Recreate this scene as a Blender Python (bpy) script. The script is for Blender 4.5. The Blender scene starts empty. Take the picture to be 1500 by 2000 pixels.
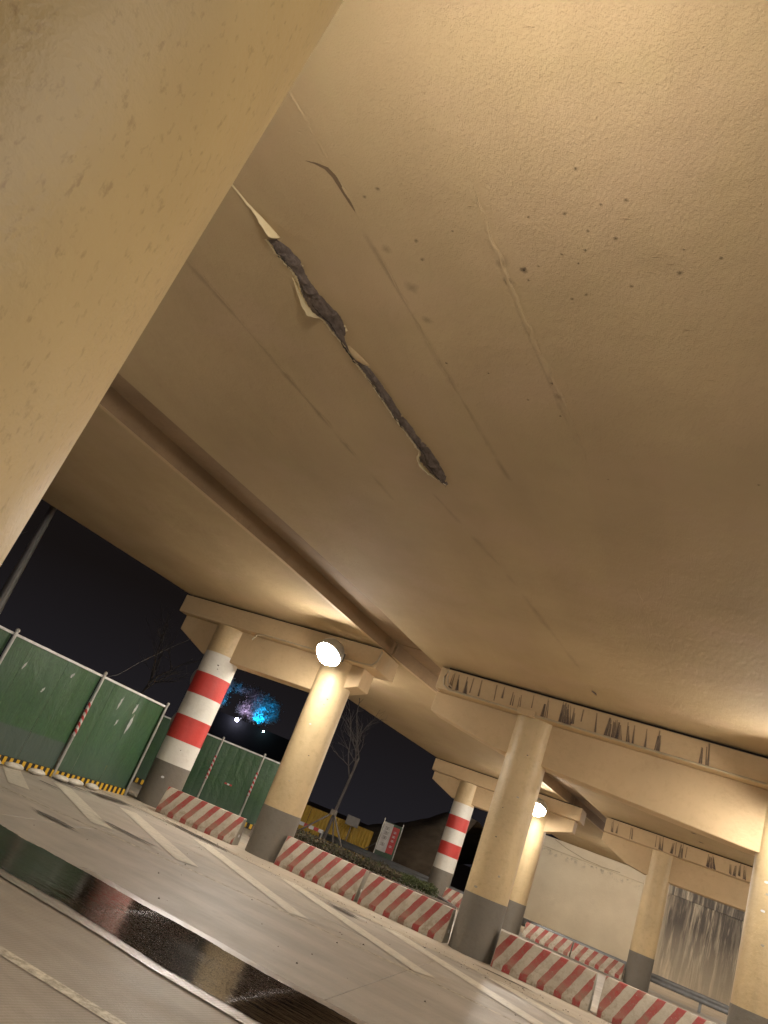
import bpy, bmesh, math, random
from mathutils import Vector, Matrix, noise
random.seed(7)
R = math.radians
sc = bpy.context.scene
col = sc.collection

# ------------------------------------------------------------------ camera
cam_d = bpy.data.cameras.new("camera"); cam = bpy.data.objects.new("camera", cam_d); col.objects.link(cam)
cam_d.sensor_fit = 'VERTICAL'; cam_d.sensor_height = 24.0; cam_d.lens = 24.0*1468.5/2000.0
cam_d.clip_start = 0.05; cam_d.clip_end = 900.0
pitch, roll, head = R(21.334), R(22.287), R(-30.237)
fh = Vector((math.sin(head), math.cos(head), 0)); rh = Vector((math.cos(head), -math.sin(head), 0)); up = Vector((0, 0, 1))
fwd = fh*math.cos(pitch) + up*math.sin(pitch); u0 = -fh*math.sin(pitch) + up*math.cos(pitch)
rr = rh*math.cos(roll) + u0*math.sin(roll); uu = -rh*math.sin(roll) + u0*math.cos(roll)
mw = Matrix((rr, uu, -fwd)).transposed().to_4x4(); mw.translation = (0, 0, 1.6)
cam.matrix_world = mw
sc.camera = cam

# ------------------------------------------------------------------ night sky
w = bpy.data.worlds.new("World"); sc.world = w; w.use_nodes = True
wn = w.node_tree; bgn = wn.nodes['Background']
tc = wn.nodes.new('ShaderNodeTexCoord'); sx = wn.nodes.new('ShaderNodeSeparateXYZ'); rp = wn.nodes.new('ShaderNodeValToRGB')
wn.links.new(tc.outputs['Generated'], sx.inputs[0]); wn.links.new(sx.outputs['Z'], rp.inputs[0]); wn.links.new(rp.outputs[0], bgn.inputs['Color'])
rp.color_ramp.elements[0].position = 0.0; rp.color_ramp.elements[0].color = (0.0112, 0.0103, 0.0125, 1)
rp.color_ramp.elements[1].position = 0.16; rp.color_ramp.elements[1].color = (0.0058, 0.0044, 0.0042, 1)
bgn.inputs['Strength'].default_value = 1.0
sc.view_settings.view_transform = 'Standard'; sc.view_settings.look = 'None'
sc.view_settings.gamma = 1.0; sc.view_settings.use_curve_mapping = False
sc.view_settings.exposure = 0.42
LAMP = 150.0          # radiance of every lamp glass

# ------------------------------------------------------------------ materials
def lin(c):
    return tuple(((v/255)/12.92 if v/255 <= .04045 else ((v/255+.055)/1.055)**2.4) for v in c)
class NT:
    def __init__(s, name):
        s.m = bpy.data.materials.new(name); s.m.use_nodes = True; s.t = s.m.node_tree; s.n = s.t.nodes; s.l = s.t.links
        s.p = s.n['Principled BSDF']; s.out = s.n['Material Output']
        s.tc = s.n.new('ShaderNodeTexCoord'); s.co = s.tc.outputs['Object']
    def new(s, t, **k):
        n = s.n.new(t)
        for a, b in k.items(): setattr(n, a, b)
        return n
    def link(s, a, b): s.l.new(a, b)
    def mapping(s, scale, loc=(0, 0, 0), rot=(0, 0, 0)):
        m = s.new('ShaderNodeMapping'); m.inputs['Scale'].default_value = scale; m.inputs['Location'].default_value = loc
        m.inputs['Rotation'].default_value = rot; s.link(s.co, m.inputs[0]); return m.outputs[0]
    def noise(s, scale, detail=3, rough=.5, vec=None, dist=0.0):
        n = s.new('ShaderNodeTexNoise'); n.inputs['Scale'].default_value = scale; n.inputs['Detail'].default_value = detail
        n.inputs['Roughness'].default_value = rough; n.inputs['Distortion'].default_value = dist
        s.link(vec if vec is not None else s.co, n.inputs['Vector']); return n.outputs[0]
    def ramp(s, fac, stops):
        r = s.new('ShaderNodeValToRGB'); cr = r.color_ramp
        while len(cr.elements) < len(stops): cr.elements.new(0.5)
        for e, (p, c) in zip(cr.elements, stops):
            e.position = p; e.color = (c if isinstance(c, tuple) else (c, c, c)) + (1,) if not (isinstance(c, tuple) and len(c) == 4) else c
        s.link(fac, r.inputs[0]); return r.outputs[0]
    def math(s, op, a, b=None, clamp=False):
        n = s.new('ShaderNodeMath', operation=op); n.use_clamp = clamp
        for i, v in enumerate((a, b)):
            if v is None: continue
            if isinstance(v, (int, float)): n.inputs[i].default_value = v
            else: s.link(v, n.inputs[i])
        return n.outputs[0]
    def mix(s, fac, a, b, mode='MIX'):
        n = s.new('ShaderNodeMix', data_type='RGBA', blend_type=mode)
        for i, v in ((0, fac), (6, a), (7, b)):
            if isinstance(v, (int, float)): n.inputs[i].default_value = v
            elif isinstance(v, tuple): n.inputs[i].default_value = v + (1,)
            else: s.link(v, n.inputs[i])
        return n.outputs[2]
    def bump(s, h, strength, dist, normal=None):
        b = s.new('ShaderNodeBump'); b.inputs['Strength'].default_value = strength; b.inputs['Distance'].default_value = dist
        s.link(h, b.inputs['Height'])
        if normal is not None: s.link(normal, b.inputs['Normal'])
        s.link(b.outputs[0], s.p.inputs['Normal']); return b.outputs[0]
    def color(s, c): 
        if isinstance(c, tuple): s.p.inputs['Base Color'].default_value = c + (1,)
        else: s.link(c, s.p.inputs['Base Color'])
    def xyz(s, vec=None):
        n = s.new('ShaderNodeSeparateXYZ'); s.link(vec if vec is not None else s.co, n.inputs[0]); return n.outputs
    def rough(s, v):
        if isinstance(v, float): s.p.inputs['Roughness'].default_value = v
        else: s.link(v, s.p.inputs['Roughness'])
def sc3(c, k): return tuple(v*k for v in c)

def painted(name, c, rough=.55, mott=.12, bump=.35, grain=90., dirt=0.25, streak=0.0):
    t = NT(name)
    big = t.ramp(t.noise(.9, 4, .55), [(.3, 0.0), (.7, 1.0)])
    c1 = t.mix(big, sc3(c, 1-mott), sc3(c, 1+mott*.6))
    sm = t.ramp(t.noise(7, 5, .65), [(.52, 0.0), (.78, 1.0)])
    c2 = t.mix(t.math('MULTIPLY', sm, dirt), c1, sc3((c[0]*.75, c[1]*.70, c[2]*.62), .8))
    if streak:
        sv = t.noise(1.0, 4, .6, t.mapping((5, 5, .35)))
        c2 = t.mix(t.math('MULTIPLY', t.ramp(sv, [(.55, 0.0), (.8, 1.0)]), streak), c2, sc3(c, .35))
    t.color(c2); t.rough(rough)
    h1 = t.noise(grain, 3, .6); h2 = t.noise(grain*.13, 3, .5)
    b1 = t.bump(h2, bump*.8, .02); t.bump(h1, bump, .004, b1)
    return t.m
CREAM = (.56, .41, .235)
M = {}
M['cream'] = painted('cream_paint', CREAM, .72, .1, .4)
M['cream_pier'] = painted('cream_pier_paint', (.60, .455, .255), .45, .14, .5, 90, .45, .16)
M['grey_paint'] = painted('grey_paint', (.185, .165, .135), .5, .1, .4, 110, .4)
M['white_paint'] = painted('white_paint', (.72, .69, .62), .5, .05, .3, 110, .35)
M['red_paint'] = painted('red_paint', (.55, .055, .045), .45, .1, .3, 110, .3)
M['gap'] = painted('dark_gap_concrete', (.29, .195, .11), .85, .2, .5, 60, .4)  # darker brown than the cream, for the gap's fascia and joint slab

def soffit_mat():
    t = NT('soffit_paint')
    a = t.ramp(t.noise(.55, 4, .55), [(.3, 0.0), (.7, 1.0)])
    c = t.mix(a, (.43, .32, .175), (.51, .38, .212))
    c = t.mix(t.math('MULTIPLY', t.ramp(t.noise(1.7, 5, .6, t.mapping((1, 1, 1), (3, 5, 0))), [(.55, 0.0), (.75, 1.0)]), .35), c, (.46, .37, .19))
    bd = t.ramp(t.noise(1.0, 3, .5, t.mapping((1.3, .07, 1), (2, 0, 0), (0, 0, R(6)))), [(.38, 0.0), (.62, 1.0)])
    c = t.mix(t.math('MULTIPLY', bd, .35), c, (.40, .285, .16))
    pk = t.ramp(t.noise(.8, 3, .5, t.mapping((1, 1, 1), (13, 8, 0))), [(.5, 0.0), (.7, 1.0)])
    c = t.mix(t.math('MULTIPLY', pk, .45), c, (.50, .355, .225))
    c = t.mix(t.math('MULTIPLY', t.ramp(t.noise(34, 3, .7), [(.66, 0.0), (.8, 1.0)]), .35), c, (.33, .23, .12))
    t.color(c); t.rough(.8); t.p.inputs['Specular IOR Level'].default_value = .3
    h0 = t.noise(1.1, 3, .5); h1 = t.noise(11, 4, .6, t.mapping((1, .55, 1))); h2 = t.noise(85, 3, .65)
    h3 = t.noise(42, 3, .65, t.mapping((1, .8, 1), (5, 5, 0)))
    pm = t.ramp(t.noise(.5, 3, .5, t.mapping((1, 1, 1), (9, 2, 0))), [(.35, .35), (.6, 1.0)])
    n = t.bump(h0, .6, .06); n = t.bump(h1, .6, .018, n); n = t.bump(t.math('MULTIPLY', h3, pm), .9, .008, n); t.bump(h2, .8, .006, n)
    return t.m
M['soffit'] = soffit_mat()

def near_pier_mat():
    t = NT('near_pier_paint')
    c = t.mix(t.ramp(t.noise(2.2, 4, .6), [(.3, 0.0), (.7, 1.0)]), (.56, .40, .18), (.64, .465, .215))
    pn = t.ramp(t.noise(75, 3, .6, t.mapping((1, 1, .55))), [(.58, 0.0), (.72, 1.0)])
    c = t.mix(t.math('MULTIPLY', pn, .55), c, (.38, .235, .10))
    t.color(c); t.rough(.5)
    n = t.bump(t.noise(9, 3, .5), .3, .01); t.bump(t.noise(75, 3, .6), .45, .004, n)
    return t.m
M['near_pier'] = near_pier_mat()

def wall_mat():
    t = NT('abutment_plaster')
    x, y, z = t.xyz()
    base = t.mix(t.ramp(t.noise(.8, 4, .6), [(.3, 0.0), (.7, 1.0)]), (.66, .57, .42), (.74, .65, .49))
    dk = t.ramp(t.noise(2.2, 5, .6), [(.6, 0.0), (.75, 1.0)])
    base = t.mix(t.math('MULTIPLY', dk, .15), base, (.40, .31, .2))
    s1 = t.noise(1.0, 5, .62, t.mapping((2.6, 2.6, .22)), .4)
    s2 = t.noise(1.0, 5, .7, t.mapping((8., 8., .5), (7, 0, 0)), .3)
    st = t.math('ADD', t.math('MULTIPLY', t.ramp(s1, [(.36, 0.0), (.52, 1.0)]), .8), t.math('MULTIPLY', t.ramp(s2, [(.42, 0.0), (.62, 1.0)]), .55), True)
    mask = t.math('MULTIPLY', t.ramp(t.math('MULTIPLY', t.math('ADD', x, 2.9), .5), [(.20, 0.0), (.42, 1.0)]),
                  t.ramp(t.math('MULTIPLY', z, .25), [(.03, .35), (.7, 1.0)]))
    base = t.mix(t.math('MULTIPLY', st, t.math('MULTIPLY', mask, .97)), base, (.11, .095, .085))
    # ledge staining below the coping on the clean part
    lz = t.math('MULTIPLY', t.ramp(t.math('MULTIPLY', z, .2), [(.70, 0.0), (.765, 1.0), (.772, 0.0)]), t.ramp(t.noise(3.5, 5, .7), [(.5, 0.0), (.62, 1.0)]))
    base = t.mix(t.math('MULTIPLY', lz, .7), base, (.22, .18, .13))
    t.color(base); t.rough(.75)
    t.bump(t.noise(14, 5, .6), .5, .02)
    return t.m
M['wall'] = wall_mat()

def concrete(name, c, rough=.75, groove=False, bump=.5, seed=0.0, stain=.3):
    t = NT(name)
    oi = t.new('ShaderNodeObjectInfo')
    a = t.ramp(t.noise(.7, 5, .6, t.mapping((1, 1, 1), (seed, seed, 0))), [(.3, 0.0), (.7, 1.0)])
    c1 = t.mix(a, sc3(c, .86), sc3(c, 1.12))
    tr = t.ramp(t.noise(1.0, 5, .65, t.mapping((.35, 3.2, 1), (seed, 1, 0), (0, 0, R(4)))), [(.45, 0.0), (.75, 1.0)])
    c1 = t.mix(t.math('MULTIPLY', tr, stain), c1, sc3(c, .62))
    sp = t.ramp(t.noise(55, 4, .7), [(.62, 0.0), (.75, 1.0)])
    c1 = t.mix(t.math('MULTIPLY', sp, .3), c1, sc3(c, .5))
    if groove:
        ty = t.ramp(t.noise(1.0, 6, .7, t.mapping((.12, 1.6, 1), (seed, 9, 0), (0, 0, R(-3)))), [(.40, 0.0), (.62, 1.0)])
        c1 = t.mix(t.math('MULTIPLY', ty, .32), c1, sc3(c, .50))
        bl = t.ramp(t.noise(2.6, 6, .75), [(.56, 0.0), (.66, 1.0)])
        c1 = t.mix(t.math('MULTIPLY', bl, .22), c1, sc3(c, .45))
    rv = t.new('ShaderNodeMapRange'); rv.inputs['To Min'].default_value = .93; rv.inputs['To Max'].default_value = 1.06
    t.link(oi.outputs['Random'], rv.inputs[0])
    cm = t.new('ShaderNodeCombineColor')
    for i in range(3): t.link(rv.outputs[0], cm.inputs[i])
    t.color(t.mix(1.0, c1, cm.outputs[0], 'MULTIPLY'))
    t.rough(t.ramp(t.noise(1.5, 4, .6), [(.3, rough-.2), (.7, rough)]))
    n = t.bump(t.noise(45, 4, .7), bump, .006)
    if groove:
        wv = t.new('ShaderNodeTexWave', wave_type='BANDS', bands_direction='X'); wv.inputs['Scale'].default_value = 9.0
        wv.inputs['Distortion'].default_value = 1.2; wv.inputs['Detail'].default_value = 2.0
        t.link(t.mapping((1, 1, 1), (0, 0, 0), (0, 0, R(8))), wv.inputs['Vector'])
        t.bump(wv.outputs['Fac'], .35, .006, n)
    return t.m
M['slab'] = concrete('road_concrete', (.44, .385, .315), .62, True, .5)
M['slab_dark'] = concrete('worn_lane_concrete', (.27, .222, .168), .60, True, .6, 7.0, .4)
M['verge'] = concrete('dusty_cement', (.44, .37, .28), .85, False, .9, 3.0, .35)
M['ground'] = concrete('bare_ground', (.16, .13, .095), .9, False, 1., 5.0)
M['joint'] = concrete('joint_filler', (.05, .042, .035), .9)
M['bare'] = concrete('barrier_concrete', (.40, .36, .29), .85, False, .9)
M['planter'] = concrete('planter_concrete', (.15, .12, .10), .8, False, .8)
def paintmark(name, c, a0=.36):
    t = NT(name); t.color(t.mix(t.ramp(t.noise(6, 5, .6), [(.35, 0.0), (.7, 1.0)]), sc3(c, .8), c)); t.rough(.5)
    t.bump(t.noise(60, 3, .6), .4, .004)
    wear = t.ramp(t.noise(9, 8, .8), [(a0, .45), (a0+.22, 1.0)])
    t.link(wear, t.p.inputs['Alpha']); return t.m
M['mark'] = paintmark('road_paint', (.68, .61, .49), .24)
M['mark_thin'] = paintmark('worn_road_paint', (.60, .52, .39), .38)

def barrier_mat():
    t = NT('barrier_red_white')
    x, y, z = t.xyz()
    oi = t.new('ShaderNodeObjectInfo')
    zz = t.math('MAXIMUM', z, .1)
    wob = t.math('MULTIPLY', t.math('SUBTRACT', t.noise(5, 3, .5), .5), .05)
    u = t.math('ADD', t.math('SUBTRACT', x, t.math('MULTIPLY', zz, .53)), wob)
    f = t.math('FRACT', t.math('MULTIPLY', t.math('ADD', u, 20.1), 1/.345))
    red = t.ramp(f, [(.0, 0.0), (.02, 1.0), (.44, 1.0), (.46, 0.0)])
    vec = t.new('ShaderNodeVectorMath', operation='ADD'); t.link(t.co, vec.inputs[0])
    sc_ = t.new('ShaderNodeVectorMath', operation='SCALE'); t.link(oi.outputs['Location'], sc_.inputs[0]); sc_.inputs['Scale'].default_value = 1.7
    t.link(sc_.outputs[0], vec.inputs[1]); V = vec.outputs[0]
    fade = t.ramp(t.math('ADD', z, t.math('MULTIPLY', t.math('SUBTRACT', t.noise(2.5, 4, .6, V), .5), .35)), [(.08, 0.0), (.13, .55), (.35, .15), (.5, 0.0)])
    redc = t.mix(t.math('MULTIPLY', fade, t.math('GREATER_THAN', z, .095)), (.33, .045, .04), (.42, .27, .20))
    wh = t.mix(t.ramp(t.noise(3, 4, .6, V), [(.35, 0.0), (.7, 1.0)]), (.42, .37, .29), (.58, .52, .42))
    c = t.mix(red, wh, redc)
    d = t.ramp(t.noise(6, 6, .7, V), [(.44, 0.0), (.64, 1.0)])
    lowd = t.ramp(z, [(.0, .95), (.14, .75), (.5, .45)])
    c = t.mix(t.math('MULTIPLY', d, lowd), c, (.22, .17, .11))
    chip = t.ramp(t.noise(22, 5, .75, V), [(.62, 0.0), (.66, 1.0)])
    c = t.mix(t.math('MULTIPLY', chip, .7), c, (.36, .32, .26))
    t.color(c); t.rough(.65); n = t.bump(t.noise(12, 5, .65, V), .45, .015); t.bump(t.noise(70, 3, .6, V), .3, .004, n)
    return t.m
M['barrier'] = barrier_mat()

def simple(name, c, rough=.6, metal=0.0, var=.15, bump=.2, scale=20.):
    t = NT(name); t.color(t.mix(t.ramp(t.noise(scale*.2, 4, .6), [(.3, 0.0), (.7, 1.0)]), sc3(c, 1-var), sc3(c, 1+var))); t.rough(rough)
    t.p.inputs['Metallic'].default_value = metal; t.bump(t.noise(scale, 3, .6), bump, .005); return t.m
M['galv'] = simple('galvanised_steel', (.50, .49, .46), .38, .6)
M['steel_dark'] = simple('dull_grey_steel', (.20, .19, .18), .5, .5)
M['rail'] = simple('guardrail_steel', (.26, .27, .28), .45, .5)
M['white_metal'] = simple('white_painted_metal', (.74, .73, .72), .4)
M['grey_conduit'] = simple('conduit_paint', (.42, .34, .22), .5)
M['yellow'] = simple('yellow_sheet', (.62, .40, .03), .45, 0, .1)
M['yellow_flat'] = simple('yellow_print', (.75, .46, .03), .45, 0, .08)
M['black'] = simple('black_print', (.018, .016, .015), .5)
M['darkgap'] = simple('sealant_black', (.03, .022, .018), .8)
M['bark'] = simple('bare_bark', (.05, .042, .038), .85, 0, .25, .8, 40)
M['stake'] = simple('wood_stake', (.13, .11, .09), .8)
M['sand'] = simple('sandbag_cloth', (.58, .54, .46), .85, 0, .2, .7, 30)
M['red_flat'] = simple('red_print', (.55, .05, .05), .45)
M['white_flat'] = simple('white_print', (.72, .72, .72), .45)
M['mirror_back'] = simple('mirror_back', (.35, .34, .33), .4)
M['wire'] = simple('cable_sheath', (.06, .055, .05), .6)
M['soil'] = simple('dug_soil', (.12, .09, .06), .95, 0, .35, 1., 8)
def crack_mat():
    t = NT('exposed_concrete')
    a = t.noise(1.0, 6, .75, t.mapping((22, 9, 20), (1, 2, 0), (0, 0, R(-8)))); b = t.noise(60, 4, .7)
    c = t.mix(t.ramp(a, [(.32, 0.0), (.66, 1.0)]), (.085, .062, .048), (.25, .195, .165))
    c = t.mix(t.ramp(b, [(.55, 0.0), (.75, .6)]), c, (.06, .045, .035)); t.color(c); t.rough(.9)
    n = t.bump(a, 1.0, .03); t.bump(b, .9, .008, n); return t.m
M['bare_grey'] = crack_mat()
M['flap_back'] = painted('peeling_paint', (.66, .54, .32), .5, .1, .3)
M['dark_building'] = simple('dark_render', (.008, .008, .01), .8)

def green_mat(name, grass):
    t = NT(name)
    x, y, z = t.xyz()
    n = t.noise(26, 5, .75, t.mapping((1, 1, .5))); n2 = t.noise(2.2, 4, .6)
    c = t.mix(t.ramp(n, [(.35, 0.0), (.7, 1.0)]), (.026, .070, .028), (.055, .145, .050))
    c = t.mix(t.ramp(n2, [(.4, 0.0), (.7, .6)]), c, (.03, .085, .045))
    if grass:
        low = t.ramp(t.math('ADD', t.math('MULTIPLY', z, .4), t.math('MULTIPLY', n2, .02)), [(.30, 1.0), (.315, 0.0)])
        c = t.mix(low, c, (.062, .095, .075))
    else:
        c = t.mix(t.ramp(z, [(0.0, .8), (1.0, .1)]), c, (.062, .095, .075))
    t.color(c); t.rough(.38)
    wr = t.noise(1.0, 4, .6, t.mapping((1.6, 1.6, .8)), 1.2)
    nn = t.bump(wr, .7, .05); t.bump(n, .3, .01, nn)
    return t.m
M['green'] = green_mat('green_hoarding', False)
M['grass_print'] = green_mat('grass_print_hoarding', True)

def stripe_post():
    t = NT('striped_post'); x, y, z = t.xyz()
    f = t.math('FRACT', t.math('MULTIPLY', t.math('ADD', z, t.math('MULTIPLY', y, 1.2)), 6.5))
    c = t.mix(t.math('GREATER_THAN', f, .5), (.7, .68, .65), (.5, .05, .05)); t.color(c); t.rough(.4); return t.m
M['stripe_post'] = stripe_post()

def wet_mat():
    t = NT('standing_water')
    x, y, z = t.xyz()
    g = t.noise(1.0, 5, .6, t.mapping((.45, 2.2, 1), (3, 0, 0)))
    c = t.mix(t.ramp(g, [(.4, 0.0), (.7, 1.0)]), (.010, .006, .004), (.028, .018, .011))
    t.color(c)
    grain = t.ramp(t.math('MULTIPLY', t.math('ADD', x, 7.0), .12), [(.20, 0.0), (.27, 1.0), (.42, 1.0), (.47, 0.0)])
    dry = t.ramp(t.noise(1.0, 4, .6, t.mapping((.8, 3., 1), (1, 4, 0))), [(.45, .03), (.68, .07)])
    lf = t.ramp(t.math('MULTIPLY', t.math('ADD', x, 12.0), .1), [(.50, .19), (.68, .04)])
    t.link(t.math('ADD', t.math('ADD', dry, lf), t.math('MULTIPLY', grain, .04)), t.p.inputs['Roughness'])
    t.p.inputs['IOR'].default_value = 1.33; t.p.inputs['Specular IOR Level'].default_value = .3
    nb = t.noise(1.0, 4, .6, t.mapping((2.5, 9, 1))); b1 = t.bump(nb, .16, .02)
    fine = t.noise(75, 4, .7); n = t.new('ShaderNodeBump'); n.inputs['Distance'].default_value = .012
    t.link(t.math('MULTIPLY', grain, .5), n.inputs['Strength']); t.link(t.ramp(fine, [(.56, 0.0), (.72, 1.0)]), n.inputs['Height']); t.link(b1, n.inputs['Normal'])
    t.link(n.outputs[0], t.p.inputs['Normal'])
    at = t.new('ShaderNodeAttribute', attribute_name='fade')
    edge = t.math('ADD', at.outputs['Fac'], t.math('MULTIPLY', t.math('SUBTRACT', t.noise(1.0, 6, .75, t.mapping((2.6, 7, 1))), .5), 2.1))
    t.link(t.ramp(edge, [(.33, 0.0), (.45, 1.0)]), t.p.inputs['Alpha'])
    return t.m
M['wet'] = wet_mat()
def damp_mat():
    t = NT('damp_concrete')
    c = t.mix(t.ramp(t.noise(3, 4, .6), [(.3, 0.0), (.7, 1.0)]), (.26, .22, .18), (.36, .31, .25)); t.color(c)
    t.rough(.30); t.p.inputs['Coat Weight'].default_value = 1.0; t.p.inputs['Coat Roughness'].default_value = .28; t.p.inputs['IOR'].default_value = 1.5; t.p.inputs['Specular IOR Level'].default_value = .9
    wv = t.new('ShaderNodeTexWave', wave_type='BANDS', bands_direction='X'); wv.inputs['Scale'].default_value = 11.0
    wv.inputs['Distortion'].default_value = 1.5; wv.inputs['Detail'].default_value = 2.0
    t.link(t.mapping((1, 1, 1), (0, 0, 0), (0, 0, R(8))), wv.inputs['Vector'])
    n = t.bump(wv.outputs['Fac'], .4, .006); nn = t.bump(t.noise(60, 3, .7), .5, .006, n); t.link(nn, t.p.inputs['Coat Normal'])
    at = t.new('ShaderNodeAttribute', attribute_name='fade')
    edge = t.math('ADD', at.outputs['Fac'], t.math('MULTIPLY', t.math('SUBTRACT', t.noise(12, 5, .7), .5), .8))
    t.link(t.ramp(edge, [(.2, 0.0), (.5, .95)]), t.p.inputs['Alpha']); return t.m
M['damp'] = damp_mat()
def decal(name, c, a=.9, ns=14, mp=(1, 1, 1), lo=.25, hi=.6):
    t = NT(name); t.color(c); t.rough(.8)
    at = t.new('ShaderNodeAttribute', attribute_name='fade')
    e = t.math('ADD', at.outputs['Fac'], t.math('MULTIPLY', t.math('SUBTRACT', t.noise(ns, 4, .6, t.mapping(mp)), .5), .7))
    t.link(t.math('MULTIPLY', t.ramp(e, [(lo, 0.0), (hi, 1.0)]), a), t.p.inputs['Alpha']); return t.m
M['speck'] = decal('mould_speck', (.13, .09, .055), .55, 30, (1, 1, 1), .3, 1.1)
M['smear2'] = decal('seam_grime', (.28, .195, .11), .22, 5, (1, 1, 1), .15, .9)
M['streak'] = decal('water_streak', (.12, .088, .082), .80, 1, (55, 55, 4), .12, .95)
M['smear'] = decal('faint_smear', (.38, .28, .14), .22, 5, (1, 1, 1), .2, .9)
M['oil'] = decal('damp_patch', (.07, .055, .04), .8, 6, (1, 1, 1), .25, .5)

def emit(name, c, s):
    t = NT(name); e = t.new('ShaderNodeEmission'); e.inputs['Color'].default_value = c + (1,); e.inputs['Strength'].default_value = s
    t.link(e.outputs[0], t.out.inputs['Surface']); return t.m
M['lamp'] = emit('lamp_glass', (1.0, .93, .84), LAMP)
M['cyan_lamp'] = emit('cyan_lamp', (.0, .55, 1.0), 3000)
M['white_lamp'] = emit('small_white_lamp', (.75, .75, 1.0), 60)
M['tiny_lamp'] = emit('tiny_lamp', (.5, .9, 1.0), 40)
def leaf(name, c):
    t = NT(name); oi = t.noise(3, 3, .6); t.color(t.mix(t.ramp(oi, [(.3, 0.0), (.7, 1.0)]), sc3(c, .5), sc3(c, 1.4))); t.rough(.6); return t.m
M['hedge'] = leaf('hedge_leaves', (.075, .06, .035))
M['hedge_green'] = leaf('hedge_green_leaves', (.06, .075, .025))
M['far_leaf'] = leaf('far_tree_leaves', (.35, .35, .38))

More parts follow.
